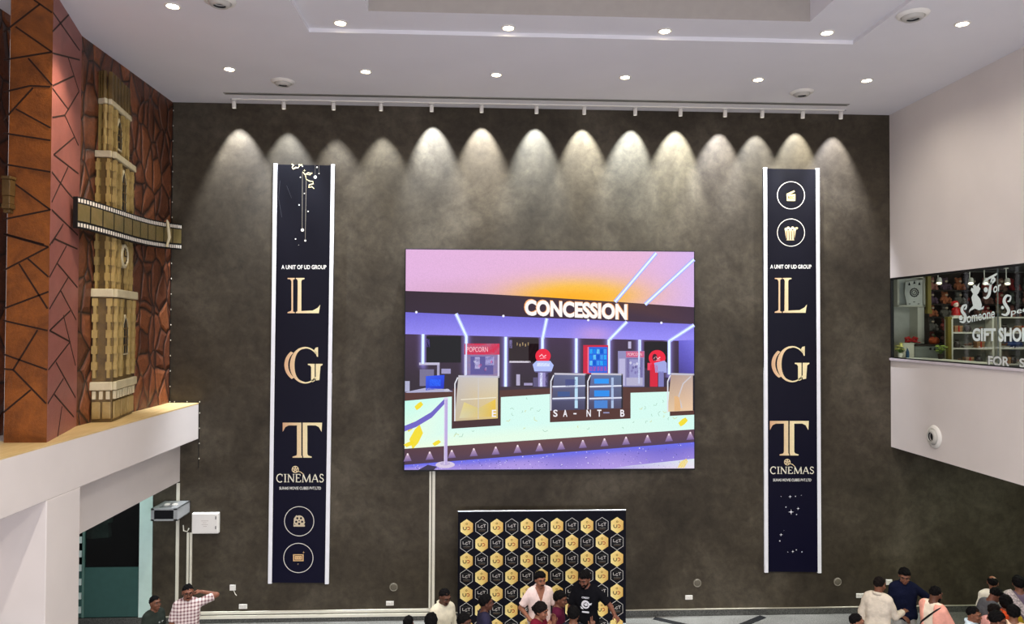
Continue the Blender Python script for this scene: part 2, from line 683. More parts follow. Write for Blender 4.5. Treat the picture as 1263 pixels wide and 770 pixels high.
struct(MB().box((-6.4, BY - 0.03, 0.125), (13, BY, 0.14)).build('trim_2', mat('pale_skirting_edge', (176, 170, 152), 0.5)), 'pale strip on top of the granite skirting')

# ceiling: shallow raised tray with a deep taupe-faced coffer inside it
TX0, TX1, TY = -2.54, 5.78, 10.95
TZ = CZ + 0.06
KX0, KX1, KY = -1.56, 4.80, 10.30
KZ = TZ + 0.75
m = MB()
def quad(m, a, b, c, d, mi=0):
    m.add([a, b, c, d], [(0, 1, 2, 3)], mi)
XL, XR = -7.2, 8.9
for x0, x1, y0, y1 in ((XL, TX0, FRONT, BY), (TX1, XR, FRONT, BY), (TX0, TX1, TY, BY)):
    quad(m, (x0, y0, CZ), (x0, y1, CZ), (x1, y1, CZ), (x1, y0, CZ))
for x0, x1, y0, y1 in ((TX0, KX0, FRONT, TY), (KX1, TX1, FRONT, TY), (KX0, KX1, KY, TY)):
    quad(m, (x0, y0, TZ), (x0, y1, TZ), (x1, y1, TZ), (x1, y0, TZ))
quad(m, (TX0, FRONT, CZ), (TX0, FRONT, TZ), (TX0, TY, TZ), (TX0, TY, CZ))
quad(m, (TX1, TY, CZ), (TX1, TY, TZ), (TX1, FRONT, TZ), (TX1, FRONT, CZ))
quad(m, (TX0, TY, CZ), (TX0, TY, TZ), (TX1, TY, TZ), (TX1, TY, CZ))
quad(m, (KX0, FRONT, TZ), (KX0, FRONT, KZ), (KX0, KY, KZ), (KX0, KY, TZ))
quad(m, (KX1, KY, TZ), (KX1, KY, KZ), (KX1, FRONT, KZ), (KX1, FRONT, TZ))
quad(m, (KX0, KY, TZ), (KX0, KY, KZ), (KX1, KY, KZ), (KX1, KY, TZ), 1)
quad(m, (KX0, FRONT, KZ), (KX0, KY, KZ), (KX1, KY, KZ), (KX1, FRONT, KZ))
struct(m.build('ceiling', [CEIL, TAUPE]), 'white ceiling with a stepped tray and a taupe coffer')

# right side: white gallery front with the gift shop window
WZ0, WZ1 = 5.172, 6.828
GB = 3.372
struct(MB().box((RX, FRONT, WZ1), (RX + 0.12, BY, CZ + 0.4)).build('wall_right', WHITE), 'white wall above the gift shop window')
m = MB().box((RX, FRONT, GB), (RX + 0.22, BY, WZ0 - 0.03))
struct(MB().box((RX + 0.22, FRONT, GB), (13.2, BY, 4.2)).box((RX + 0.02, BY, 4.1), (13.2, 15.8, 4.2)).build('floor_shop', GRAN), 'gallery floor slab under the gift shop')
struct(m.build('gallery_parapet_wall', WHITE), 'white gallery front below the gift shop window')
struct(MB().box((RX - 0.03, FRONT, WZ0 - 0.03), (RX + 0.22, BY, WZ0 + 0.015)).build('window_sill', mat('sill_paint', (206, 196, 200), 0.5)), 'thin pale sill under the gift shop window')
struct(MB().box((13.0, FRONT, 0), (13.2, BY, GB)).build('wall_right_lower', PLASTER), 'dark wall under the gallery')
struct(MB().box((12.4, 7.0, 4.2), (12.6, 15.8, 7.2)).build('wall_shop_end', mat('shop_dark_wall', (58, 50, 44), 0.7)), 'dark end wall of the gift shop')
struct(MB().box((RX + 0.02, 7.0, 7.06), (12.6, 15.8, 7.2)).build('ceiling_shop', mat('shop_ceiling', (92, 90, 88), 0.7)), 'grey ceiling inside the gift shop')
struct(MB().box((RX + 0.02, 15.7, 4.2), (12.4, 15.8, 7.06)).build('wall_shop_back', mat('shop_wall', (196, 194, 184), 0.7)), 'pale wall inside the gift shop')
struct(MB().box((RX + 0.02, BY + 0.02, 4.2), (RX + 0.06, 15.7, 7.06)).build('wall_shop_side', MATS['shop_wall']), 'pale side wall inside the gift shop')
wn = MB()
wn.box((RX + 0.02, 7.0, WZ0 + 0.015), (RX + 0.03, BY - 0.02, WZ1))
win = struct(wn.build('window_1', GLASS), 'gift shop window lettered in white')
m = MB()
m.box((RX, 7.0, WZ1 - 0.035), (RX + 0.08, BY, WZ1)).box((RX, 7.0, WZ0 + 0.015), (RX + 0.08, BY, WZ0 + 0.035)).box((RX + 0.005, BY - 0.025, WZ0), (RX + 0.06, BY, WZ1))
m.build('window_frame', BLACK, win)
YJ = on_x(1229, 390, RX).y
MB().box((RX + 0.018, YJ - 0.005, WZ0), (RX + 0.032, YJ + 0.005, WZ1)).build('glass_joint', mat('glass_edge', (96, 104, 100), 0.2), win)
VIN = lambda x, y: on_x(x, y, RX + 0.014)
fl = Flat()
V0 = (222, 234, 229)
G = lambda x, y: (1095 + x / 5.7024, 325 + y / 5.7024)      # the enlargement the lettering was read from
def gl(pts): return [G(*p) for p in pts]
fl.text('GIFT', *G(594, 456), *G(760, 548), V0, 0.035, 0)
fl.text('SHOP', *G(778, 452), *G(985, 552), V0, 0.035, 0)
fl.text('omeone', *G(556, 372), *G(752, 420), V0, 0.012, -6.5)
fl.text('pecial', *G(866, 322), *G(1050, 378), V0, 0.012, -7)
fl.text('or', *G(742, 165), *G(796, 212), V0, 0.02, -4)
def cs(pts, wd):
    P = gl(pts)
    Q = []
    for i in range(len(P) - 1):
        for t in (0, 0.25, 0.5, 0.75):
            p0, p1, p2, p3 = P[max(i - 1, 0)], P[i], P[i + 1], P[min(i + 2, len(P) - 1)]
            Q.append(tuple(0.5 * (2 * p1[k] + (p2[k] - p0[k]) * t + (2 * p0[k] - 5 * p1[k] + 4 * p2[k] - p3[k]) * t * t + (3 * p1[k] - p0[k] - 3 * p2[k] + p3[k]) * t ** 3) for k in (0, 1)))
    Q.append(P[-1])
    n = len(Q)
    fl.line(Q, [wd * (0.45 + 0.75 * math.sin(PI * i / (n - 1))) for i in range(n)], V0)
cs([(672, 150), (690, 118), (760, 78), (762, 70)], 2.2)                     # the F of For
cs([(735, 95), (722, 160), (712, 220), (690, 244), (674, 238)], 3.0)
cs([(690, 150), (720, 145), (752, 118), (745, 98)], 2.2)
cs([(556, 292), (530, 300), (522, 335), (545, 372), (535, 412), (505, 408)], 3.2)   # S of Someone
cs([(556, 292), (548, 318), (536, 322)], 2.0)
cs([(866, 232), (835, 228), (818, 270), (850, 330), (832, 362), (800, 356)], 3.4)   # S of Special
cs([(866, 232), (858, 262), (840, 268)], 2.0)
cs([(803, 300), (812, 322)], 3.0)
fl.up()
fl.poly(gl([(648, 135), (640, 160), (652, 178), (640, 205), (628, 222), (650, 250), (662, 290), (658, 312), (678, 300), (672, 322), (640, 330), (612, 318), (580, 335), (570, 350), (575, 325), (600, 298), (592, 262), (588, 240), (600, 214), (584, 188), (590, 172), (602, 178), (598, 158), (612, 150), (626, 162), (636, 150)]), V0)
fl.disc(*G(690, 186), 2.6, 3.2, V0)
fl.disc(*G(514, 384), 2.4, 3.0, V0)
fl.disc(*G(740, 102), 1.8, 2.2, V0)
fl.text('Surprise your loved ones', *G(638, 584), *G(958, 606), (206, 214, 204), 0.0, -0.5)
fl.text('FOR', *G(702, 646), *G(860, 724), (40, 42, 40), 0.05, 1.2).text('SALE', *G(922, 664), *G(1124, 736), (40, 42, 40), 0.05, 1.2).up()
fl.text('FOR', *G(706, 650), *G(856, 720), (206, 210, 204), 0.03, 1.2)
fl.text('SALE', *G(926, 668), *G(1120, 732), (206, 210, 204), 0.03, 1.2)
fl.build('window_lettering', PRINT, VIN, win, lift=Vector((-0.0006, 0, 0)))

# left side: stone relief wall on a ledge, white portal below it, a dim shop front behind
struct(MB().box((LX - 0.4, 10.6, LEDGE - 0.06), (LX, BY, CZ + 0.4)).box((LX - 1.0, FRONT, LEDGE - 0.06), (LX - 0.62, 10.6, CZ + 0.4)).build('wall_left', COBBLE), 'rust brown cobbled relief wall above the ledge')
m = MB()
m.box((-7.2, FRONT, 3.58), (BX, BY, LEDGE - 0.02))
YC0, YC1 = 9.565, 10.35
m.box((-6.04, YC0, 0), (BX, YC1, 3.58))
struct(m.build('portal_beam', WHITE, bevel=0.01), 'white beam and column under the relief wall')
struct(MB().box((LX - 0.2, FRONT, LEDGE - 0.02), (BX, BY, LEDGE)).build('ledge_board', PLY), 'tan plywood ledge under the relief wall')
LP = -5.797
m = MB().box((LP - 0.25, YC1, 2.752), (LP, BY, 3.58))
m.box((-6.35, FRONT, 2.75), (-6.10, YC0, 3.58)).box((-6.35, FRONT, 2.18), (-6.03, YC0, 2.95))
struct(m.build('lintel', WHITE), 'white lintels set back under the portal beam')
SX = on_y(172, 690, BY).x
struct(MB().box((SX, BY - 0.02, 0.13), (XW, BY + 0.3, 3.58)).build('trim_3', MINT), 'pale mint pier beside the dim shop front')
TP = on_y(130, 700.5, BY).z
m = MB().box((-8.8, BY + 0.03, TP), (SX, BY + 0.04, 3.58))
sw = struct(m.build('window_2', DGLASS), 'dim shop front glass with a teal film along its foot')
MB().box((-8.8, BY + 0.02, 0.13), (SX, BY + 0.045, TP)).build('frosted_panel', TEAL, sw)
xq = on_y(102.5, 700, BY).x
MB().box((xq - 0.02, BY, 0.13), (xq + 0.02, BY + 0.06, 3.58)).build('window_frame', mat('frame_teal', (96, 128, 118), 0.4), sw)
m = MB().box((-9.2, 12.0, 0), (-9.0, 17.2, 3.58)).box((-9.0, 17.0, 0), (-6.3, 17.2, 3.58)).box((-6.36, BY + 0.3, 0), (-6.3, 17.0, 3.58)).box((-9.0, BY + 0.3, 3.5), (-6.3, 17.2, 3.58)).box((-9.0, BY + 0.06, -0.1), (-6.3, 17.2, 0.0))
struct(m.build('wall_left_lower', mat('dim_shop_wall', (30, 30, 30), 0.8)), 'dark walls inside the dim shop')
# slatted blind and a hanging coat seen in the dim shop
bl = thing('louvre_panel', 'narrow stack of pale horizontal slats beside the white column, in the dim shop front', 'louvre', (xq - 0.2, BY, 0.13))
for k in range(9):
    MB().box((xq - 0.34, BY - 0.01, 0.22 + k * 0.27), (xq - 0.03, BY + 0.02, 0.34 + k * 0.27)).build('slat', mat('slat_white', (206, 220, 214), 0.5), bl, bl.location)
MB().box((xq - 0.18, BY + 0.005, 0.13), (xq - 0.15, BY + 0.025, 2.7)).build('rail', GREY, bl, bl.location)
q = on_y(118, 672, 15.1)
ct = thing('hanging_coat', 'grey brown coat hanging behind the dim shop front glass', 'coat', (q.x, q.y, 1.55))
m = MB()
pr = [(0.07, 2.72), (0.21, 2.62), (0.24, 2.2), (0.27, 1.9), (0.30, 1.55)]
ringv = []
for a, z in pr:
    ringv += [(q.x + a * math.cos(t), q.y + 0.45 * a * math.sin(t) + 0.02 * math.sin(5 * t), z) for t in np.linspace(0, 2 * PI, 20, endpoint=False)]
m.add(ringv, [(k * 20 + i, k * 20 + (i + 1) % 20, k * 20 + 20 + (i + 1) % 20, k * 20 + 20 + i) for k in range(4) for i in range(20)])
coatm = mat('coat_cloth', (92, 88, 78), 0.9, noise=0.3, scale=6)
m.build('coat_body', coatm, ct, ct.location)
for sgn in (-1, 1):
    MB().tube([(q.x + sgn * 0.17, q.y, 2.6), (q.x + sgn * 0.29, q.y - 0.02, 2.2), (q.x + sgn * 0.31, q.y - 0.06, 1.85)], [0.07, 0.065, 0.05], 10).build('sleeve', coatm, ct, ct.location, True)
m = MB()
m.tube([(q.x, q.y, 2.70), (q.x, q.y, 2.86), (q.x, q.y + 0.03, 2.90), (q.x, q.y + 0.06, 2.87)], 0.008, 6)
m.tube([(q.x - 0.2, q.y, 2.62), (q.x, q.y, 2.72), (q.x + 0.2, q.y, 2.62)], 0.012, 6)
m.build('hanger', STEEL, ct, ct.location)
tag(MB().tube([(-9.0, q.y + 0.03, 2.885), (-6.36, q.y + 0.03, 2.885)], 0.012, 8).build('clothes_rail', STEEL, None, (q.x, q.y, 2.885)), 'steel rail holding the coat in the dim shop', 'rail')

# pillar of copper and orange plaster with dark joints
A_, B_, C_ = (-5.575, 9.765), (-6.03, 11.33), (-6.40, 11.33)
D_ = (on_y(4.5, 546, 9.765).x, 9.765)
m = MB()
fs = [D_, A_, B_, C_]
vs = [(x, y, LEDGE) for x, y in fs] + [(x, y, CZ) for x, y in fs]
m.add(vs, [(0, 1, 5, 4)], 0)
m.add(vs, [(1, 2, 6, 5)], 1)
m.add(vs, [(2, 3, 7, 6), (3, 0, 4, 7)], 0)
pil = struct(m.build('pillar', [ORANGE, PLUM], None, (-5.9, 10.4, LEDGE)), 'angular pillar of orange and copper plaster with dark crazed joints')


def on_plane(px, py, p0, n):
    r = Vector(ray(px, py))
    o = Vector((0, 0, CH))
    t = (Vector(p0) - o).dot(Vector(n)) / r.dot(Vector(n))
    return o + r * t


PF0, PFN = (A_[0], A_[1], 5), Vector((0, -1, 0))
e = Vector((B_[0] - A_[0], B_[1] - A_[1], 0))
PS0, PSN = PF0, Vector((-e.y, e.x, 0)).normalized() * -1
c1 = lambda x, y: (x / 2.568, y / 2.568)
c2 = lambda x, y: (x / 2.752, 280 + y / 2.752)
front = [(c1, l) for l in ([(128, 12), (12, 102)], [(165, 40), (108, 0)], [(50, 85), (165, 165)], [(12, 190), (165, 165)], [(90, 185), (165, 270)], [(12, 292), (95, 272), (160, 275)], [(105, 278), (12, 380)], [(50, 345), (160, 405)], [(12, 422), (160, 445)], [(12, 520), (160, 545)], [(30, 570), (160, 665)], [(12, 695), (160, 665)], [(12, 740), (140, 775)])]
front += [(c2, l) for l in ([(12, 25), (165, 68)], [(165, 68), (12, 148)], [(65, 125), (162, 278)], [(95, 108), (165, 170)], [(12, 278), (165, 220)], [(12, 318), (162, 352)], [(128, 350), (45, 485)], [(12, 432), (160, 485)], [(12, 482), (45, 485)], [(45, 485), (157, 600)], [(105, 553), (12, 630)])]
side = [(c1, l) for l in ([(168, 40), (252, 160)], [(252, 10), (166, 100)], [(166, 168), (252, 190)], [(215, 180), (250, 290)], [(235, 240), (166, 272)], [(166, 280), (215, 345)], [(250, 290), (205, 365)], [(166, 372), (205, 365)], [(205, 365), (248, 460)], [(235, 435), (170, 490)], [(170, 490), (248, 550)], [(215, 530), (164, 640)], [(164, 545), (215, 610), (246, 645)], [(164, 665), (246, 745)], [(200, 710), (164, 770)])]
side += [(c2, l) for l in ([(210, 0), (168, 62)], [(185, 40), (262, 75)], [(225, 65), (168, 170)], [(195, 125), (262, 205)], [(232, 170), (168, 278)], [(205, 215), (258, 315)], [(238, 285), (168, 352)], [(215, 300), (256, 470)], [(168, 352), (238, 390)], [(238, 390), (164, 485)], [(190, 460), (256, 580)], [(215, 515), (162, 600)], [(185, 570), (250, 645)], [(210, 610), (195, 715)])]
for nm, lines, p0, nrm in (('crazed_joint', front, PF0, PFN), ('crazed_joint', side, PS0, PSN)):
    m = MB()
    for cf, l in lines:
        P = [on_plane(*cf(*p), p0, nrm) for p in l]
        for a, b in zip(P, P[1:]):
            t = (b - a).normalized()
            s_ = t.cross(nrm).normalized() * 0.011
            m.prism([a - s_, b - s_, b + s_, a + s_], nrm * 0.004)
    m.build(nm, CRACK, pil, (-5.9, 10.4, LEDGE))
# a small gold corbel at the pillar's outer edge
cz = on_y(8, 238, 9.76)
m = MB()
for k, (dx, z0, z1) in enumerate(((0.06, -0.22, -0.16), (0.04, -0.16, -0.05), (0.055, -0.05, 0.16), (0.075, 0.16, 0.2), (0.02, -0.27, -0.22))):
    m.box((-6.12, 9.70 - dx, cz.z + z0), (-6.05 + dx * 0.6, 9.765, cz.z + z1))
tag(m.build('relief_corbel', GOLD_D, None, (-6.08, 9.765, cz.z), bevel=0.008), 'small dull gold corbel on the outer edge of the orange pillar', 'relief')

# ---- clock tower in relief
Y0 = 11.80
TWO = (LX, 12.3, LEDGE)
tw = thing('tower_relief', 'gold and cream clock tower modelled in relief on the cobbled wall', 'relief', TWO)
FY0 = on_x(136, 200, LX + 0.2).y
W0 = FY0 - Y0


class Seg:
    """one storey of the tower: a flank facing the hall's front and a main face running back to the wall"""

    def __init__(s, grow=0.0):
        s.A = Vector((LX, Y0 - grow, 0)); s.B = Vector((LX + 0.2 + grow, FY0 - grow * 0.3, 0)); s.C = Vector((LX + 0.02 + grow * 0.5, 12.84 + grow, 0)); s.D = Vector((LX, 12.86 + grow, 0))
        s.n1 = Vector((s.B - s.A).cross(Vector((0, 0, 1)))).normalized()
        s.n2 = Vector((s.C - s.B).cross(Vector((0, 0, 1)))).normalized()

    def body(s, m, z0, z1, mi=0):
        pts = [s.A, s.B, s.C, s.D]
        pts = [p + Vector((0, 0, z0)) for p in pts]
        return m.prism(pts, (0, 0, z1 - z0), mi)

    def at(s, u, z, w=0.0, face=2):
        a, b, n = (s.B, s.C, s.n2) if face == 2 else (s.A, s.B, s.n1)
        p = a + (b - a) * u + n * w
        return Vector((p.x, p.y, z))

    def plate(s, m, pts, w, face=2, mi=0, w0=0.0):
        P = [s.at(u, z, w0, face) for u, z in pts]
        n = s.n2 if face == 2 else s.n1
        return m.prism(P, n * w, mi)


def zpx(py, u=0.5, sg=None):        # height of the main face seen at image row py
    return on_x(145, py, LX + 0.14).z


Z = {k: zpx(v) for k, v in dict(top=100, par=134, c1=193, c1b=201, fs=262, lo=292, c2=358, c2b=368, c3=468, c3b=482, base=508).items()}
sA, sB, sC = Seg(-0.06), Seg(0.03), Seg(0.09)
m = MB()
sA.body(m, Z['c1b'], Z['top'])
sB.body(m, Z['c2b'], Z['c1b'])
sC.body(m, LEDGE, Z['c2b'])
m.build('tower_body', GOLD_R, tw, TWO, bevel=0.01)
for face, n in ((1, 3), (2, 6)):
    for i in range(n):
        m = MB()
        u0, u1 = (i + 0.12) / n, (i + 0.72) / n
        sA.plate(m, [(u0, Z['par'] + 0.06), (u1, Z['par'] + 0.06), (u1, Z['top'] + 0.06), (u0, Z['top'] + 0.06)], 0.06, face)
        m.build('merlon', GOLD_R, tw, TWO, bevel=0.008)
        m = MB()
        u0, u1 = (i + 0.74) / n, (i + 1.08) / n
        sA.plate(m, [(u0, Z['par'] + 0.22), (min(u1, 1), Z['par'] + 0.22), (min(u1, 1), Z['top'] - 0.03), (u0, Z['top'] - 0.03)], 0.012, face)
        m.build('battlement_slot', CRACK, tw, TWO)
for za, zb, sg, nm in ((Z['par'] - 0.02, Z['par'] + 0.07, sA, 'cornice'), (Z['c1b'], Z['c1'], sB, 'cornice'), (Z['c2b'], Z['c2'], sC, 'cornice'), (Z['c3b'] + 0.05, Z['c3'], sC, 'cornice')):
    m = MB()
    for face in (1, 2):
        sg.plate(m, [(-0.06 if face == 1 else 0, za), (1.06, za), (1.04, zb), (-0.04 if face == 1 else 0, zb)], 0.06, face)
    m.build(nm, CREAM_R, tw, TWO, bevel=0.015)
m = MB()
for face, n in ((1, 3), (2, 8)):
    for i in range(n):
        u0, u1 = (i + 0.2) / n, (i + 0.75) / n
        sC.plate(m, [(u0, Z['c3b'] - 0.09), (u1, Z['c3b'] - 0.09), (u1, Z['c3b'] + 0.04), (u0, Z['c3b'] + 0.04)], 0.045, face)
m.build('dentil', CREAM_R, tw, TWO, bevel=0.006)
for face, n in ((1, 2), (2, 3)):
    for i in range(n):
        m = MB()
        u0, u1 = (i + 0.08) / n, (i + 0.92) / n
        sC.plate(m, [(u0, LEDGE + 0.05), (u1, LEDGE + 0.05), (u1, Z['c3b'] - 0.13), (u0, Z['c3b'] - 0.13)], 0.03, face)
        m.build('plinth_panel', mat_rough_paint('plinth_gold', (132, 108, 60), (176, 150, 92), 0.45, 14), tw, TWO, bevel=0.012)
# notched quoin strips
QM = mat_rough_paint('quoin_plaster', (150, 124, 66), (188, 160, 96), 0.45, 18)
for sg, za, zb in ((sA, Z['c1'], Z['par']), (sB, Z['c2'], Z['c1b'] - 0.02), (sC, Z['c3'] + 0.06, Z['c2b'] - 0.02)):
    for face, us in ((1, (0.16, 0.84)), (2, (0.08, 0.31, 0.69, 0.92))):
        for u in us:
            m = MB()
            k = 0
            z = za
            while z < zb - 0.05:
                hw = (0.05 if face == 2 else 0.14) * (1.0 if k % 2 else 0.5)
                sg.plate(m, [(u - hw, z), (u + hw, z), (u + hw, min(z + 0.125, zb)), (u - hw, min(z + 0.125, zb))], 0.05, face)
                z += 0.125
                k += 1
            m.build('quoin_strip', QM, tw, TWO)


def lancet(sg, u, za, zb, hw, rim=0.05):
    arch = lambda h, r, z0, z1: [(u - h, z0), (u + h, z0), (u + h, z1 - 2.2 * r), (u + h * 0.62, z1 - 0.9 * r), (u, z1), (u - h * 0.62, z1 - 0.9 * r), (u - h, z1 - 2.2 * r)]
    m = MB()
    sg.plate(m, arch(hw + 0.05, 0.10, za - 0.03, zb + 0.06), 0.03)
    f = m.build('lancet_window', CREAM_R, tw, TWO, bevel=0.012)
    m = MB()
    sg.plate(m, arch(hw, 0.09, za, zb), 0.036)
    m.build('window_void', BLACK, f, TWO)
    m = MB()
    for i in range(1, 4):
        zz = za + (zb - za) * i / 4.3
        sg.plate(m, [(u - hw, zz - 0.012), (u + hw, zz - 0.012), (u + hw, zz + 0.012), (u - hw, zz + 0.012)], 0.044)
    sg.plate(m, [(u - 0.012, za), (u + 0.012, za), (u + 0.012, zb - 0.06), (u - 0.012, zb - 0.06)], 0.044)
    m.build('glazing_bar', GOLD_R, f, TWO)


lancet(sA, 0.5, zpx(181), zpx(147), 0.095)
lancet(sB, 0.5, zpx(258), zpx(211), 0.09)
lancet(sC, 0.5, zpx(436), zpx(392), 0.10)
cc = sB.at(0.5, zpx(315), 0.03)
clk = MB().lathe(cc, sB.n2, [(0.0, -0.03), (0.20, -0.03), (0.20, 0.03), (0.16, 0.045), (0.145, 0.02), (0.145, -0.03)], 26).build('clock_ring', CREAM_R, tw, TWO, True)
MB().lathe(cc, sB.n2, [(0.0, 0.018), (0.15, 0.018), (0.15, -0.02)], 26).build('clock_face', mat_rough_paint('clock_gold', (150, 124, 62), (186, 158, 92), 0.45, 18), clk, TWO, True)
t2 = (sB.C - sB.B).normalized()
m = MB()
mk = MB()
for a in range(0, 360, 30):
    d = t2 * math.cos(math.radians(a)) + Vector((0, 0, 1)) * math.sin(math.radians(a))
    mk.cyl(cc + d * 0.11 + sB.n2 * 0.022, cc + d * 0.14 + sB.n2 * 0.022, 0.007, n=6)
m.cyl(cc + sB.n2 * 0.025, cc + sB.n2 * 0.025 + t2 * 0.09, 0.009, n=6).cyl(cc + sB.n2 * 0.025, cc + sB.n2 * 0.025 + Vector((0, 0, 0.1)) - t2 * 0.03, 0.008, n=6)
m.build('clock_hand', CRACK, clk, TWO)
mk.torus(cc + sB.n2 * 0.02, sB.n2, 0.125, 0.006, 30, 6)
mk.build('dial_marks', CRACK, clk, TWO)

# ---- film strip in relief, wrapping the corner
FX = LX + 0.28
ya, yb = on_x(96.5, 265, FX).y, 14.30
FO = (FX, 12.6, 7.4)
film = thing('film_strip_relief', 'black edged film strip modelled in relief across the tower, with olive frames', 'relief', FO)
def fz(y, top):
    t = (y - 10.97) / (14.5 - 10.97)
    return CH + ((1.83 + 0.10 * t) if top else (1.375 + 0.06 * t)) - 0.05 * math.sin(PI * min(max(t, 0), 1))
def fx(y):
    return FX + 0.03 * math.sin((y - 11.0) * 2.0) + (0.05 * max(0, (y - 13.7)) if y > 13.7 else 0)
def band(m, y0, y1, a, b, w, off=0.0, n=24):
    """strip between fractions a..b of the film's height, w thick"""
    vs = []
    for i in range(n + 1):
        y = y0 + (y1 - y0) * i / n
        z0, z1 = fz(y, False), fz(y, True)
        x = fx(y) + off
        vs += [(x, y, z0 + (z1 - z0) * a), (x, y, z0 + (z1 - z0) * b), (x - w, y, z0 + (z1 - z0) * b), (x - w, y, z0 + (z1 - z0) * a)]
    fs = []
    for i in range(n):
        for k in range(4):
            p, q_ = i * 4 + k, i * 4 + (k + 1) % 4
            fs.append((p, q_, q_ + 4, p + 4))
    fs += [(3, 2, 1, 0), (n * 4, n * 4 + 1, n * 4 + 2, n * 4 + 3)]
    m.add(vs, fs)
FILMC = mat_rough_paint('film_frame_plaster', (92, 84, 44), (128, 108, 66), 0.4, 14)
m = MB(); band(m, ya, yb, 0, 1, 0.06); m.build('film_base', BLACK, film, FO)
n = 11
for i in range(n):
    m = MB()
    y0 = ya + (yb - ya) * (i + 0.04) / n
    y1 = ya + (yb - ya) * (i + 0.93) / n
    band(m, y0, y1, 0.24, 0.78, 0.004, 0.006, 4)
    m.build('film_frame', FILMC, film, FO)
n = 50
for a, b in ((0.05, 0.17), (0.83, 0.95)):
    for i in range(n):
        m = MB()
        band(m, ya + (yb - ya) * (i + 0.22) / n, ya + (yb - ya) * (i + 0.78) / n, a, b, 0.004, 0.006, 1)
        m.build('perforation', mat('perforation_white', (228, 220, 206), 0.5), film, FO)
m = MB().tube([(FX + 0.05, 13.62, fz(13.62, False) + 0.02), (FX + 0.075, 13.66, fz(13.6, False) + 0.2), (FX + 0.06, 13.62, fz(13.6, True) - 0.02), (FX + 0.05, 13.60, fz(13.6, True) + 0.03)], [0.022, 0.03, 0.026, 0.015], 10)
m.build('film_fold', CREAM_R, film, FO, True)

# string of tiny bulbs along the relief wall's edge
m = MB()
P = [Vector((LX + 0.012, BY - 0.02, z)) for z in np.linspace(CZ - 0.02, LEDGE + 0.02, 40)]
m.tube([p + Vector((0.006 * math.sin(i * 1.7), 0, 0)) for i, p in enumerate(P)], 0.006, 6)
P2 = [Vector((x, BY - 0.016, LEDGE + 0.02)) for x in np.linspace(LX + 0.02, BX + 0.01, 8)] + [Vector((BX + 0.012, BY - 0.016, z)) for z in np.linspace(LEDGE, 3.0, 14)]
m.tube(P2, 0.006, 6)
ls = tag(m.build('light_string', BLACK, None, (LX, BY - 0.02, 7)), 'thin dark string of tiny unlit bulbs along the corner of the cobbled wall', 'string lights')
m = MB()
for p in P[1::2] + P2[1::3]:
    m.ell(p + Vector((0.012, -0.004, 0)), (0.011, 0.011, 0.015), 8, 5)
bu = m.build('bulb', mat('bulb_glass', (200, 196, 180), 0.2), ls, (LX, BY - 0.02, 7)); bu['kind'] = 'stuff'

# ------------------------------------------------------------------ ceiling fittings
def ceil_at(px, py, raised=False):
    return on_z(px, py, TZ if raised else CZ)


def downlight_meshes(root, c):
    c = Vector(c)
    MB().lathe(c, (0, 0, -1), [(0.075, 0.0), (0.11, 0.0), (0.112, 0.008), (0.085, 0.016), (0.075, 0.004)], 24).build('trim_ring', PLASTIC, root, c, True)
    MB().lathe(c, (0, 0, -1), [(0.0, 0.02), (0.04, 0.017), (0.076, 0.004), (0.076, -0.0)], 20).build('lens', LENS, root, c, True)


DL = [(213, 7, 0, 'left end of the front row, before the cobbled wall'), (420, 28, 1, 'in the tray, beyond the coffer\'s left end'), (627, 34, 1, 'in the tray, below the left half of the coffer'), (820, 38, 1, 'in the tray, below the right half of the coffer'), (1020, 40, 1, 'in the tray, at the coffer\'s right corner'), (1187, 29, 0, 'right end of the front row, near the white wall'),
      (283, 85, 0, 'back row, nearest the cobbled wall'), (451, 88, 0, 'back row, second from the cobbled wall'), (612, 92, 0, 'back row, third from the cobbled wall'), (771, 95, 0, 'back row, fourth from the cobbled wall'), (935, 98, 0, 'back row, second from the white wall'), (1069, 99, 0, 'back row, nearest the white wall')]
first = None
for px, py, up, where in DL:
    p = ceil_at(px, py, up)
    lab = 'small lit round ceiling downlight, ' + where
    if first is None:
        first = thing('downlight', lab, 'ceiling light', p, 'round downlights in the ceiling')
        downlight_meshes(first, p)
    else:
        copy_thing(first, p, lab)
    lamp('downlight_beam', 'SPOT', p - Vector((0, 0, 0.03)), DOWN_W, (1, 0.93, 0.82), p - Vector((0, 0, 5)), spot_size=2.7, spot_blend=0.7, shadow_soft_size=0.05)

# round jet diffusers
def jet(root, c, ax):
    c = Vector(c)
    MB().lathe(c, ax, [(0.20, 0.0), (0.215, 0.006), (0.20, 0.03), (0.155, 0.045), (0.15, 0.02), (0.145, 0.0)], 32).build('flange', PLASTIC, root, c, True)
    MB().lathe(c, ax, [(0.148, 0.005), (0.145, 0.05), (0.115, 0.085), (0.085, 0.09), (0.08, 0.03)], 30).build('nozzle', mat('nozzle_grey', (190, 186, 176), 0.45), root, c, True)
    MB().lathe(c, ax, [(0.0, 0.035), (0.084, 0.035), (0.082, 0.075), (0.082, 0.02)], 24).build('throat', BLACK, root, c, True)


for i, (px, py, lab) in enumerate(((349, 100, 'round white air nozzle in the ceiling, above the left banner'), (989, 113, 'round white air nozzle in the ceiling, above the right banner'), (271, 0, 'round white air nozzle in the ceiling, cut by the top edge'), (1126, 17, 'round white air nozzle in the ceiling, near the right wall'))):
    p = ceil_at(px, py)
    if i == 0:
        jet0 = thing('air_nozzle', lab, 'air vent', p, 'round air nozzles')
        jet(jet0, p, (0, 0, -1))
    else:
        copy_thing(jet0, p, lab)
p = on_x(1153, 539, RX)
j = thing('air_nozzle', 'round cream air nozzle on the white gallery front below the gift shop window', 'air vent', p, 'round air nozzles')
jet(j, p, (-1, 0, 0))

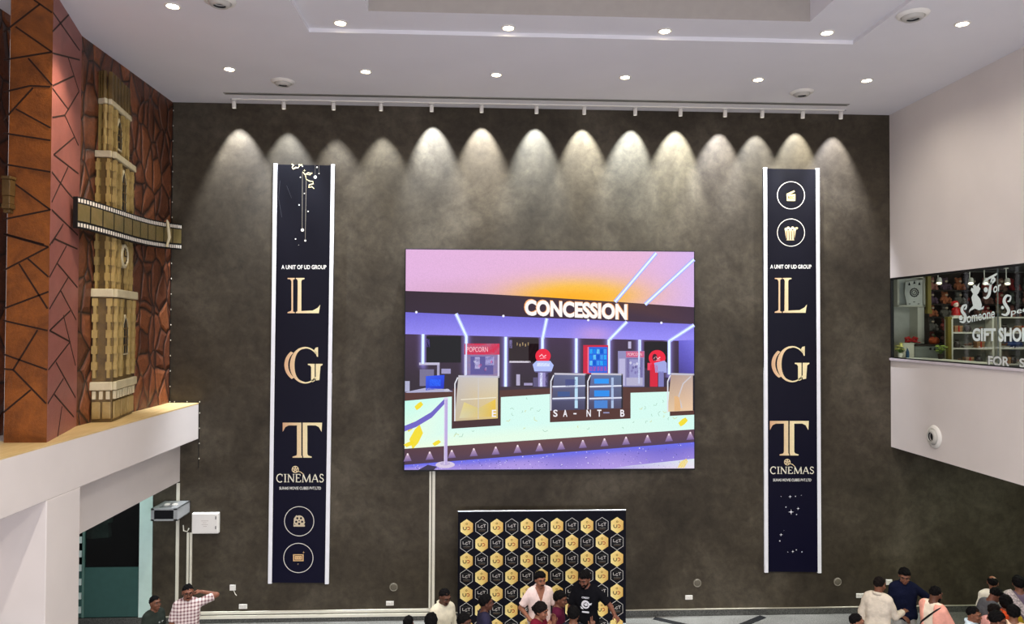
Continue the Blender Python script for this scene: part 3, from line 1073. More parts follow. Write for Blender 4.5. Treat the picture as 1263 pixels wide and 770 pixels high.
# slot diffuser
a, b = ceil_at(275, 113.5), ceil_at(1046, 129.5)
sd = thing('slot_diffuser', 'long thin slot air diffuser in the ceiling, in front of the charcoal wall', 'air vent', ((a.x + b.x) / 2, 13.95, CZ))
m = MB().box((a.x, 13.90, CZ - 0.012), (b.x, 13.93, CZ)).box((a.x, 13.985, CZ - 0.012), (b.x, 14.015, CZ)).box((a.x, 13.93, CZ - 0.012), (a.x + 0.03, 13.985, CZ)).box((b.x - 0.03, 13.93, CZ - 0.012), (b.x, 13.985, CZ))
m.build('slot_frame', mat('diffuser_frame', (150, 148, 140), 0.5), sd, sd.location)
MB().box((a.x + 0.03, 13.93, CZ - 0.006), (b.x - 0.03, 13.985, CZ)).build('slot', BLACK, sd, sd.location)

# track with fourteen heads
HY = 14.30
ra, rb = on_z(287, 122.5, CZ), on_z(1034, 140, CZ)
tr = thing('lighting_track', 'slim white lighting track on the ceiling along the charcoal wall', 'lighting track', (1.3, HY, CZ))
MB().box((ra.x, HY - 0.014, CZ - 0.018), (rb.x, HY + 0.014, CZ)).build('rail', PLASTIC, tr, tr.location)
MB().box((ra.x - 0.03, HY - 0.016, CZ - 0.02), (ra.x, HY + 0.016, CZ)).build('end_cap', GREY, tr, tr.location)
MB().box((rb.x, HY - 0.016, CZ - 0.02), (rb.x + 0.03, HY + 0.016, CZ)).build('end_cap', GREY, tr, tr.location)
HX = [291, 352, 413, 471, 533, 594, 661, 719, 781, 836, 890, 935, 984, 1030]
PX = [300, 358, 417, 472, 537, 595, 660, 719, 770, 826, 880, 928, 977, 1022]          # where each pool of light falls
AP = [158, 163, 170, 168, 154, 153, 152, 152, 156, 153, 164, 166, 163, 168]           # and the row its top reaches
TINT = [(0.96, 0.97, 0.97), (0.93, 0.98, 1.0), (0.96, 0.97, 0.95), (0.95, 0.96, 0.9), (0.93, 0.98, 1.0), (1, 0.98, 0.9), (0.93, 1, 1), (0.98, 0.98, 0.88), (0.93, 1, 0.99), (0.98, 1, 0.9), (0.97, 0.97, 1), (0.95, 0.97, 0.95), (1, 0.98, 0.85), (0.96, 0.95, 0.98)]
POW = [0.9, 0.75, 0.5, 0.6, 1.1, 1.15, 1.1, 1.0, 1.0, 1.2, 0.75, 0.8, 0.95, 0.75]
ORD = ['first', 'second', 'third', 'fourth', 'fifth', 'sixth', 'seventh', 'eighth', 'ninth', 'tenth', 'eleventh', 'twelfth', 'thirteenth', 'last']
h0 = None
for i in range(14):
    x = on_z(HX[i], 124 + (HX[i] - 291) * 0.0215, CZ).x
    loc = Vector((x, HY, CZ - 0.018))
    lab = 'white cylindrical spotlight, %s from the left of the track' % ORD[i] if i < 13 else 'white cylindrical spotlight at the right end of the track'
    if h0 is None:
        h0 = thing('track_spotlight', lab, 'spotlight', loc, 'spotlights on the ceiling track')
        MB().box(loc + Vector((-0.045, -0.015, -0.014)), loc + Vector((0.045, 0.015, 0))).build('adapter', PLASTIC, h0, loc, bevel=0.004)
        MB().cyl(loc + Vector((0, 0, -0.012)), loc + Vector((0, 0, -0.04)), 0.010, n=10).build('stem', GREY, h0, loc, True)
        ax = Vector((0.0, 0.10, -1)).normalized()
        c = loc + Vector((0, 0, -0.03))
        MB().lathe(c, ax, [(0.0, 0), (0.034, 0), (0.039, 0.006), (0.039, 0.128), (0.036, 0.135), (0.032, 0.135), (0.03, 0.11)], 22).build('housing', PLASTIC, h0, loc, True)
        MB().lathe(c, ax, [(0.0, 0.112), (0.031, 0.112), (0.031, 0.106)], 18).build('lens', mat_lamp('spot_lens', (255, 250, 240), 3.0), h0, loc, True)
    else:
        copy_thing(h0, loc, lab)
    # aim: the pool's column and the height its top reaches set the tilt towards the wall
    src = loc + Vector((0, 0.014, -0.175))
    top = on_y(PX[i], AP[i], BY)
    dz = max(src.z - top.z, 0.20)
    upper = math.atan2(BY - src.y, dz)           # steepest ray that still lights the wall
    half = math.radians(31)
    th = upper - half
    sx = top.x - src.x
    d = Vector((sx * 0.35, math.sin(th), -math.cos(th)))
    tl = lamp('track_beam', 'SPOT', src, TRACK_W * POW[i], (TINT[i][0] * 0.94, TINT[i][1] * 0.98, min(TINT[i][2] * 1.08, 1.08)), src + d, spot_size=2 * half, spot_blend=0.7, shadow_soft_size=0.012)
    tl.data.use_nodes = True
    nt_ = tl.data.node_tree
    fo = nt_.nodes.new('ShaderNodeLightFalloff')
    fo.inputs['Strength'].default_value = 1.0
    fo.inputs['Smooth'].default_value = 1.6
    nt_.links.new(fo.outputs['Quadratic'], nt_.nodes['Emission'].inputs['Strength'])

# ------------------------------------------------------------------ LED screen
SY = 14.46
q = [on_y(500.5, 308, SY), on_y(856, 310.5, SY), on_y(856, 578.5, SY), on_y(499, 579, SY)]
sx0 = (q[0].x + q[3].x) / 2; sx1 = (q[1].x + q[2].x) / 2; sz1 = (q[0].z + q[1].z) / 2; sz0 = (q[2].z + q[3].z) / 2
SO = ((sx0 + sx1) / 2, BY, (sz0 + sz1) / 2)
scr = thing('led_screen', 'large lit LED screen showing a cinema concession stand', 'screen', SO)
MB().box((sx0 - 0.02, SY + 0.002, sz0 - 0.035), (sx1 + 0.02, SY + 0.08, sz1 + 0.02)).build('bezel', BLACK, scr, SO, bevel=0.004)
m = MB()
for i in range(5):
    x = sx0 + (sx1 - sx0) * (i + 0.5) / 5
    m.box((x - 0.06, SY + 0.08, sz0 + 0.1), (x + 0.06, BY, sz1 - 0.1))
m.build('mounting_frame', GREY, scr, SO)
PLC = lambda x, y: Vector((sx0 + (x - 25) / 946.0 * (sx1 - sx0), SY, sz1 - (y - 25) / 713.0 * (sz1 - sz0)))
f = Flat()


def mixc(a, b, t):
    t = min(max(t, 0), 1)
    return tuple(a[k] + (b[k] - a[k]) * t for k in range(3))


def ceil_col(x, y):
    c = mixc((226, 178, 222), (232, 182, 214), x / 970)
    c = mixc(c, (206, 160, 182), (y - 110) / 90 * (1 - min(abs(x - 200) / 300, 1)))
    c = mixc(c, (214, 180, 238), (x - 780) / 200)
    e = ((x - 590) / 250) ** 2 + ((y - 165) / 62) ** 2
    c = mixc(c, (250, 196, 84), 1.25 * math.exp(-e * 1.6))
    e2 = ((x - 570) / 150) ** 2 + ((y - 180) / 30) ** 2
    return mixc(c, (255, 176, 20), 1.0 * math.exp(-e2))


f.grid(25, 25, 971, 215, 100, 40, ceil_col)
f.up().poly([(25, 160), (240, 166), (480, 178), (720, 192), (971, 208), (971, 265), (750, 257), (400, 242), (25, 230)], [(44, 26, 40), (46, 28, 42), (74, 44, 40), (80, 48, 44), (60, 38, 60), (66, 44, 66), (60, 36, 50), (50, 30, 46), (46, 30, 48)])
def soff(x, y):
    c = mixc((112, 104, 214), (150, 140, 246), (y - 228) / 80)
    return mixc(c, (186, 150, 226), math.exp(-((x - 640) / 60) ** 2 - ((y - 300) / 30) ** 2))
f.up()
f.mesh([(25 + 946 * i / 60, (229 + 35 * i / 60) + j * ((300 + 20 * i / 60) - (229 + 35 * i / 60)) / 8) for j in range(9) for i in range(61)], [(j * 61 + i, j * 61 + i + 1, (j + 1) * 61 + i + 1, (j + 1) * 61 + i) for j in range(8) for i in range(60)], soff)
POST = [(82, 300, 396), (222, 305, 432), (350, 308, 478), (470, 312, 350), (581, 312, 425), (688, 315, 430), (790, 316, 400), (888, 318, 430)]
def wallc(x, y):
    c = mixc((64, 44, 72), (48, 36, 48), (y - 310) / 140)
    for px_, ya_, yb_ in POST:
        c = mixc(c, (150, 140, 230), 0.75 * math.exp(-((x - px_) / 13) ** 2) * (1 if ya_ - 10 < y < yb_ + 10 else 0))
    return c
f.up().mesh([(25 + 946 * i / 190, 300 + 20 * i / 190 + j * 200 / 10) for j in range(11) for i in range(191)], [(j * 191 + i, j * 191 + i + 1, (j + 1) * 191 + i + 1, (j + 1) * 191 + i) for j in range(10) for i in range(190)], wallc)
f.up()
f.poly([(920, 318), (971, 316), (971, 430), (920, 425)], [(104, 96, 206), (124, 118, 232), (84, 76, 170), (70, 60, 140)])
f.rect(93, 306, 205, 392, (11, 11, 16)).rect(92, 315, 104, 342, (118, 104, 176)).rect(360, 312, 458, 388, (40, 26, 30)).rect(362, 386, 432, 392, (214, 206, 220)).rect(362, 318, 371, 345, (130, 120, 170)).rect(425, 330, 458, 392, (24, 16, 22)).rect(805, 322, 884, 410, (18, 12, 20)).rect(752, 322, 762, 345, (188, 180, 214))
f.rect(70, 392, 136, 400, (196, 190, 216)).rect(128, 398, 136, 436, (170, 164, 196)).rect(72, 414, 118, 468, (118, 112, 146)).rect(142, 412, 172, 428, (160, 154, 196)).rect(385, 430, 397, 466, (178, 170, 200)).rect(410, 458, 438, 466, (160, 150, 190)).rect(25, 452, 40, 490, (176, 176, 206))
for i in range(5):
    f.rect(386 + i * 9, 326 + (i % 2) * 4, 389 + i * 9, 336 + (i % 2) * 3, (206, 176, 130))
# neon strips
f.up()
NE, NH = (232, 250, 255), (170, 178, 255)
for pts in ([(188, 233), (222, 306)], [(484, 247), (470, 314)], [(748, 257), (690, 316)], [(971, 267), (888, 320)], [(845, 30), (708, 192)], [(971, 50), (808, 200)]):
    f.line(pts, 13, NH)
    f.up().line(pts, 6.5, NE)
for px_, ya_, yb_ in POST:
    f.line([(px_, ya_), (px_, yb_)], 11, (176, 190, 255))
    f.up().line([(px_, ya_), (px_, yb_)], 6.5, (234, 255, 255))
for x, y in ((60, 229), (342, 240), (620, 252), (862, 260)):
    f.disc(x, y, 4, 4, (240, 240, 255))
# popcorn makers
f.up().rect(216, 330, 330, 436, (150, 128, 160)).rect(222, 366, 324, 434, (128, 120, 178)).rect(216, 330, 330, 366, (222, 22, 62))
f.up().text('POPCORN', 224, 341, 292, 357, (255, 196, 206), 0.0).rect(236, 372, 310, 430, (92, 84, 150)).rect(250, 374, 266, 412, (196, 190, 232)).rect(284, 372, 312, 400, (176, 170, 220))
for k in range(16):
    f.disc(250 + (k * 37) % 56, 388 + (k * 23) % 34, 4, 5, ((222, 220, 246), (70, 52, 110), (250, 90, 130), (60, 96, 200))[k % 4], 7)
f.rect(216, 366, 222, 436, (214, 210, 236)).rect(324, 366, 330, 436, (206, 200, 228)).line([(222, 330), (222, 432)], 5, (214, 222, 255))
f.rect(718, 353, 806, 472, (144, 140, 186)).rect(746, 376, 800, 466, (112, 104, 158)).rect(745, 354, 805, 374, (226, 74, 108))
f.up().text('POPCORN', 750, 359, 798, 369, (255, 206, 214), 0.0).rect(756, 380, 790, 440, (150, 148, 200)).rect(722, 378, 742, 466, (186, 182, 220)).rect(746, 440, 800, 466, (180, 176, 206))
for k in range(9):
    f.disc(760 + (k * 17) % 30, 392 + (k * 13) % 36, 4, 5, ((228, 226, 246), (84, 70, 130), (120, 110, 170))[k % 3], 7)
f.line([(788, 318), (788, 460)], 6, (206, 216, 250))
# drinks fridge
f.rect(604, 334, 686, 428, (206, 24, 60))
f.up().rect(622, 340, 684, 425, (30, 100, 220))
for r_ in range(4):
    for k in range(5):
        f.rect(625 + k * 11.6, 347 + r_ * 19, 634 + k * 11.6, 362 + r_ * 19, ((60, 190, 255), (40, 140, 246), (120, 220, 255), (30, 90, 200), (80, 170, 250))[(k + r_) % 5] if r_ < 3 else (226, 70, 120))
f.rect(618, 340, 622, 425, (246, 120, 150))
# soda fountains
for x, y, r_ in ((472, 370, 25), (848, 376, 28)):
    f.disc(x, y, r_, r_ * 0.95, (236, 26, 58), 28)
    f.up().line([(x - 12, y + 2), (x - 4, y - 5), (x + 2, y + 3), (x + 10, y - 3)], 3.5, (255, 190, 200)).line([(x - 10, y + 8), (x + 10, y + 6)], 2, (255, 170, 186))
f.disc(840, 374, 8, 12, (60, 18, 34)).poly([(438, 398), (450, 386), (496, 386), (507, 400), (500, 420), (444, 420)], (176, 190, 246)).rect(452, 392, 494, 404, (226, 236, 255)).rect(446, 420, 498, 424, (90, 80, 130))
f.rect(456, 424, 486, 478, (150, 140, 196)).rect(462, 424, 470, 478, (226, 230, 255)).rect(480, 424, 490, 478, (60, 50, 84)).rect(440, 440, 455, 478, (90, 82, 120))
f.rect(824, 398, 850, 472, (214, 26, 56)).poly([(838, 392), (872, 384), (880, 392), (880, 424), (842, 424)], (160, 166, 226)).rect(852, 420, 870, 472, (126, 124, 186)).rect(816, 392, 830, 416, (236, 60, 92)).rect(870, 440, 884, 472, (50, 40, 66))
# worktop, laptop
f.up().poly([(25, 486), (180, 478), (180, 520), (25, 520)], (64, 48, 66)).poly([(328, 470), (971, 470), (971, 500), (328, 500)], (58, 42, 54))
f.up().poly([(92, 436), (152, 432), (150, 476), (92, 482)], [(50, 90, 240), (30, 70, 232), (20, 44, 190), (30, 60, 210)]).poly([(25, 488), (90, 474), (160, 478), (180, 486), (60, 496)], (176, 174, 206)).disc(160, 482, 9, 5, (206, 204, 220))
f.rect(104, 446, 140, 468, (60, 110, 255))
# counter front
f.up().poly([(25, 490), (180, 486), (180, 475), (330, 475), (330, 482), (510, 474), (510, 470), (735, 470), (760, 474), (905, 470), (905, 478), (971, 476), (971, 640), (25, 690)], (84, 50, 44))
f.up().poly([(25, 516), (176, 502), (176, 606), (335, 596), (335, 504), (495, 494), (495, 586), (760, 574), (760, 490), (890, 486), (890, 566), (971, 562), (971, 610), (500, 640), (25, 670)], [(196, 250, 236)] * 1 + [(214, 250, 240)] * 13 + [(236, 252, 226)])
f.up()
for x, y, rx, ry in ((62, 632, 22, 40), (70, 532, 14, 14), (44, 600, 14, 16), (128, 652, 14, 10), (934, 586, 16, 15), (40, 655, 18, 10)):
    f.poly([(x - rx * 0.5, y + ry), (x - rx, y + ry * 0.2), (x - rx * 0.2, y - ry * 0.6), (x + rx * 0.5, y - ry), (x + rx, y - ry * 0.3), (x + rx * 0.3, y + ry * 0.5)], (244, 222, 50))
rg = random.Random(3)
for k in range(70):
    x = rg.uniform(180, 960); y = rg.uniform(500, 640)
    lo = 668 - (x - 25) * 0.062
    if y > lo - 8 or (176 < x < 335 and y < 606) or (495 < x < 760 and y < 588) or (x > 890 and y < 568):
        continue
    a = rg.uniform(0, 6); L = rg.uniform(4, 11)
    f.line([(x, y), (x + L * math.cos(a), y + L * math.sin(a)), (x + L * 1.6 * math.cos(a + 0.6), y + L * 1.6 * math.sin(a + 0.6))], 1.6, (158, 200, 176) if k % 3 else (206, 206, 120))
# glass display cases
def case(x0, y0, x1, y1, cols, shelves):
    f.up().poly([(x0 + 12, y0), (x1, y0 + 2), (x1, y1), (x0, y1 + 4)], cols)
    f.up()
    for k in range(1, shelves + 1):
        yy = y0 + (y1 - y0) * k / (shelves + 1)
        f.line([(x0 + 6, yy + 3), (x1 - 3, yy)], 5, (222, 226, 244)).line([(x0 + 6, yy + 9), (x1 - 3, yy + 6)], 3, (96, 96, 132))
    f.line([(x0 + 10, y0 + 4), (x0 + 1, y0 + 24), (x0 + 1, y1 + 6)], 4, (226, 226, 236)).line([(x1 - 2, y0), (x1 - 2, y1)], 5, (30, 26, 36)).line([(x0 + 12, y0), (x1, y0 + 2)], 6, (196, 192, 206))
case(185, 436, 330, 578, [(196, 190, 190), (210, 202, 190), (226, 196, 110), (196, 180, 150)], 0)
f.poly([(216, 520), (262, 540), (318, 510), (318, 566), (200, 572)], [(226, 206, 130), (214, 196, 130), (236, 196, 70), (226, 186, 60), (214, 206, 170)]).line([(205, 512), (320, 505)], 3, (236, 228, 206)).line([(262, 440), (262, 574)], 3, (206, 200, 196))
case(497, 428, 614, 545, [(96, 100, 136), (108, 116, 150), (70, 66, 96), (60, 56, 84)], 2)
f.rect(545, 446, 580, 470, (70, 76, 130)).rect(520, 486, 560, 502, (60, 84, 140)).rect(576, 438, 586, 540, (186, 220, 244))
case(618, 428, 734, 545, [(96, 110, 160), (100, 116, 150), (76, 70, 96), (70, 60, 84)], 2)
f.rect(640, 444, 688, 460, (40, 150, 246)).rect(640, 482, 690, 502, (40, 140, 236)).rect(640, 514, 684, 540, (70, 130, 210)).rect(696, 440, 704, 540, (170, 190, 226))
case(882, 428, 971, 548, [(176, 150, 140), (190, 168, 160), (236, 200, 166), (226, 196, 160)], 0)
f.line([(930, 540), (920, 500), (934, 460), (960, 436)], 4, (206, 200, 206)).poly([(905, 500), (925, 505), (925, 548), (905, 550)], (226, 180, 130))
f.poly([(495, 548), (760, 540), (760, 574), (495, 586)], (80, 46, 40)).poly([(176, 582), (335, 572), (335, 596), (176, 606)], (66, 40, 42))
f.up()
WT = (244, 240, 246)
for ch, x in (('E', 313), ('S', 513), ('A', 545), ('N', 622), ('T', 657), ('B', 733)):
    f.text(ch, x - 7, 545, x + 7, 568, WT, 0.02)
f.rect(572, 556, 582, 560, WT).rect(670, 553, 690, 557, (150, 150, 190))
# kick board with its row of small lamps, glittering floor
f.up().poly([(25, 670), (500, 640), (971, 610), (971, 652), (25, 722)], [(84, 54, 62), (104, 66, 66), (96, 64, 80), (80, 58, 84), (70, 50, 74)])
f.up()
for k in range(14):
    x = 35 + k * 71
    y = 706 - (x - 25) * 0.072
    f.poly([(x - 13, y + 6), (x - 3, y - 18), (x + 3, y - 18), (x + 13, y + 4)], [(116, 92, 150), (190, 160, 190), (190, 160, 190), (116, 92, 150)])
    f.disc(x, y - 17, 3, 4, (255, 236, 240), 8)
def floorc(x, y):
    c = mixc((116, 104, 206), (174, 150, 226), (y - 660) / 80 + 0.2 * math.sin(x * 0.02))
    return mixc(c, (104, 108, 236), math.exp(-((y - (722 - (x - 25) * 0.0735)) / 12) ** 2))
f.up().mesh([(25 + 946 * i / 120, (722 - 70 * i / 120) + j * (738 - (722 - 70 * i / 120)) / 8) for j in range(9) for i in range(121)], [(j * 121 + i, j * 121 + i + 1, (j + 1) * 121 + i + 1, (j + 1) * 121 + i) for j in range(8) for i in range(120)], floorc)
f.up()
for k in range(240):
    x = rg.uniform(40, 965); y0_ = 724 - (x - 25) * 0.0735
    y = rg.uniform(y0_, 737)
    r_ = rg.uniform(0.8, 2.0)
    f.disc(x, y, r_, r_, rg.choice([(206, 190, 250), (236, 230, 255), (120, 108, 190), (90, 84, 170)]), 6)
f.poly([(690, 738), (760, 728), (971, 706), (971, 738)], [(176, 160, 226), (216, 222, 236), (226, 236, 240), (236, 226, 240)]).poly([(915, 736), (925, 716), (945, 706), (950, 716), (938, 736)], (246, 216, 60))
# rope stanchion
f.up().poly([(25, 596), (60, 582), (110, 552), (154, 508), (158, 520), (112, 570), (62, 600), (25, 614)], (110, 98, 196)).disc(156, 722, 31, 11, (214, 200, 226)).disc(156, 718, 16, 6, (176, 160, 206))
f.up().rect(152, 506, 163, 722, (190, 172, 222)).rect(152, 506, 155, 722, (226, 216, 242)).disc(157, 508, 8, 4, (226, 220, 240)).poly([(70, 738), (100, 722), (130, 728), (120, 738)], (60, 50, 76))
# header lettering
f.up().text('CONCESSION', 409, 183, 751, 237, (255, 176, 110), 0.05, 15)
f.up().text('CONCESSION', 412, 186, 748, 238, (255, 250, 246), 0.045, 13.5)
f.build('picture', SCREEN, PLC, scr, SO, lift=Vector((0, -0.0003, 0)))
MB().box((sx0, SY + 0.0006, sz0), (sx1, SY + 0.01, sz1)).build('pixel_panel', BLACK, scr, SO)
# light of the picture reaches the hall through its own emission

# ------------------------------------------------------------------ tall banners
NAVY = (15, 15, 34)
GO1, GO2 = (242, 226, 176), (214, 168, 130)


def banner(label, xs, px, draw):
    """xs: image columns of the outer edges at top and bottom, px: rows of top and bottom"""
    Yb = BY - 0.05
    q = [on_y(xs[0], px[0], Yb), on_y(xs[1], px[1], Yb), on_y(xs[3], px[3], Yb), on_y(xs[2], px[2], Yb)]
    O = Vector(((q[0].x + q[1].x) / 2, BY, (q[0].z + q[3].z) / 2))
    b = thing('banner', label, 'banner', O, 'tall cinema banners')
    m = MB()
    ins = 0.075
    L = lambda t, s: q[0].lerp(q[3], t) if s == 0 else q[1].lerp(q[2], t)
    m.prism([q[0], q[1], q[2], q[3]], (0, 0.045, 0))
    m.build('board', mat('banner_board', (14, 14, 26), 0.5), b, O)
    for s, sg in ((0, 1), (1, -1)):
        m = MB()
        a, c = L(0, s) + Vector((0, -0.012, 0.02)), L(1, s) + Vector((0, -0.012, -0.02))
        m.prism([a, a + Vector((sg * ins, 0, 0)), c + Vector((sg * ins, 0, 0)), c], (0, 0.05, 0))
        m.build('side_rail', mat('banner_white_rail', (238, 238, 240), 0.4, noise=0.02), b, O, bevel=0.006)
    fl = Flat()
    ii = (xs[1] - xs[0]) * 0.052
    fl.poly([(xs[0] + ii, px[0] + 0.3), (xs[1] - ii, px[1] + 0.3), (xs[3] - ii, px[3] - 0.3), (xs[2] + ii, px[2] - 0.3)], [(20, 20, 26), (20, 20, 26), (13, 12, 34), (13, 12, 34)])
    fl.up()
    draw(fl)
    fl.build('printed_face', PRINT, lambda x, y: on_y(x, y, Yb - 0.001), b, O, lift=Vector((0, -0.0004, 0)))
    return b


def gold(x0, x1):
    return lambda x, y: mixc(GO2, GO1, (x - x0) / (x1 - x0) * 1.6)


def ser(fl, pts, ox, oy, k, col):
    fl.poly([(ox + x * k, oy + y * k) for x, y in pts], col)


def lgt(fl, ox, oy, k):
    """the three tall letters; k = image pixels per unit"""
    P = lambda pts: [(ox + x * k, oy + y * k) for x, y in pts]
    c = gold(ox + 84 * k, ox + 226 * k)
    # L: slit stem
    for q in ([(100, 97), (126, 97), (126, 101), (120, 104), (120, 220), (126, 222), (126, 226), (100, 226), (100, 222), (112, 218), (114, 212), (114, 110), (110, 102), (100, 101)],):
        fl.mesh(P(q), [tuple(range(len(q)))], c)
    q = [(130, 97), (162, 97), (162, 101), (152, 104), (150, 110), (150, 218), (192, 216), (210, 206), (219, 195), (214, 226), (130, 226), (130, 222), (136, 218), (137, 108), (134, 101), (130, 101)]
    fl.mesh(P(q), [tuple(range(len(q)))], c)
    # G: crescent, bowl and split upright
    n = 18
    A = [math.radians(a) for a in np.linspace(128, 236, n)]
    vs = [(150 + 62 * math.cos(a), 415 - 62 * math.sin(a)) for a in A] + [(152 + 50 * math.cos(a), 415 - 56 * math.sin(a)) for a in A]
    fl.mesh(P(vs), [(i, i + 1, n + i + 1, n + i) for i in range(n - 1)], c)
    n = 36
    A = [math.radians(a) for a in np.linspace(40, 318, n)]
    vs = [(164 + 56 * math.cos(a), 416 - 67 * math.sin(a)) for a in A]
    wd = [4 + 13 * max(0, math.sin((a - math.radians(80)) / 3.4 * PI)) if math.radians(80) < a < math.radians(275) else 5 for a in A]
    vi = [(164 + (56 - w_) * math.cos(a), 416 - (67 - min(w_, 7)) * math.sin(a)) for a, w_ in zip(A, wd)]
    fl.mesh(P(vs + vi), [(i, i + 1, n + i + 1, n + i) for i in range(n - 1)], c)
    for q in ([(202, 352), (211, 350), (211, 385), (207, 385), (202, 371), (196, 362)], [(174, 411), (199, 411), (199, 474), (190, 478), (186, 470), (186, 424), (182, 417), (174, 415)], [(203, 411), (228, 411), (228, 415), (220, 420), (216, 470), (203, 472)]):
        fl.mesh(P(q), [tuple(range(len(q)))], c)
    # T: split stem
    for q in ([(82, 626), (150, 626), (150, 745), (153, 750), (153, 754), (118, 754), (118, 750), (132, 746), (134, 740), (134, 636), (104, 636), (92, 642), (82, 660)], [(155, 626), (226, 626), (224, 660), (214, 642), (202, 636), (172, 636), (172, 740), (175, 746), (188, 750), (188, 754), (157, 754), (157, 750), (155, 745)]):
        fl.mesh(P(q), [tuple(range(len(q)))], c)


def cinemas(fl, x0, x1, y0, y1):
    """the word CINEMAS in thin serif strokes"""
    Wd = (x1 - x0) / 62.0
    h = y1 - y0
    S = (238, 232, 208)
    px_ = x0
    def P(pts, adv): return [(px_ + x * Wd, y1 - y * h) for x, y in pts]
    def st(pts, w_=0.9): fl.line(P(pts, 0), w_ * Wd, S)
    arc = lambda cx, cy, rx, ry, a, b: [(cx + rx * math.cos(math.radians(t)), cy + ry * math.sin(math.radians(t))) for t in np.linspace(a, b, 12)]
    st(arc(4.6, 0.5, 4.2, 0.5, 50, 310), 1.3); st([(7.4, 0.7), (7.6, 0.98)]); px_ += 9.8 * Wd
    st([(1.6, 0), (1.6, 1)], 1.5); st([(0, 0.03), (3.2, 0.03)]); st([(0, 0.97), (3.2, 0.97)]); px_ += 4.6 * Wd
    st([(1.2, 0), (1.2, 1)]); st([(1, 1), (8, 0)], 1.5); st([(8, 0), (8, 1)]); st([(0, 0.97), (2, 0.97)]); st([(7, 0.97), (9.2, 0.97)]); st([(0, 0.03), (2.4, 0.03)]); px_ += 10.6 * Wd
    st([(1.2, 0), (1.2, 1)], 1.5); st([(0, 0.97), (6, 0.97)]); st([(0, 0.03), (6.4, 0.03)]); st([(1, 0.52), (5, 0.52)]); st([(6, 0.97), (6, 0.78)]); st([(6.4, 0.03), (6.6, 0.25)]); px_ += 8.2 * Wd
    st([(1.2, 0), (1.6, 1)]); st([(1.6, 1), (6, 0)], 1.5); st([(6, 0), (10.2, 1)]); st([(10.2, 1), (10.7, 0)], 1.5); st([(0, 0.03), (2.4, 0.03)]); st([(9.4, 0.03), (12, 0.03)]); px_ += 12.6 * Wd
    st([(0.6, 0), (4.6, 1)]); st([(4.6, 1), (8.4, 0)], 1.5); st([(2, 0.36), (6.6, 0.36)]); st([(0, 0.03), (2, 0.03)]); st([(7, 0.03), (9.4, 0.03)]); px_ += 10 * Wd
    st([(5.4, 0.8), (4.2, 0.97), (2, 0.97), (0.9, 0.76), (2, 0.56), (4.6, 0.44), (5.6, 0.24), (4.2, 0.03), (1.6, 0.03), (0.6, 0.2)], 1.2)


def reel(fl, x, y, r, c, hole=NAVY):
    fl.disc(x, y, r, r, c, 24)
    fl.up()
    for k in range(5):
        a = math.radians(90 + 72 * k)
        fl.disc(x + 0.58 * r * math.cos(a), y + 0.58 * r * math.sin(a), 0.21 * r, 0.21 * r, hole, 10)
    fl.disc(x, y, 0.13 * r, 0.13 * r, hole, 8)


def star(fl, x, y, r, c=(236, 236, 240)):
    pts = []
    for k in range(8):
        a = PI / 4 * k
        rr = r if k % 2 == 0 else r * 0.22
        pts.append((x + rr * math.cos(a), y + rr * math.sin(a)))
    fl.poly(pts, c)


def common(fl, x0, ty, lx, ly, k, cy):
    fl.text('A UNIT OF UD GROUP', x0 + 14.5, ty - 2.6, x0 + 69.5, ty + 2.6, (236, 234, 226), 0.02)
    lgt(fl, lx, ly, k)


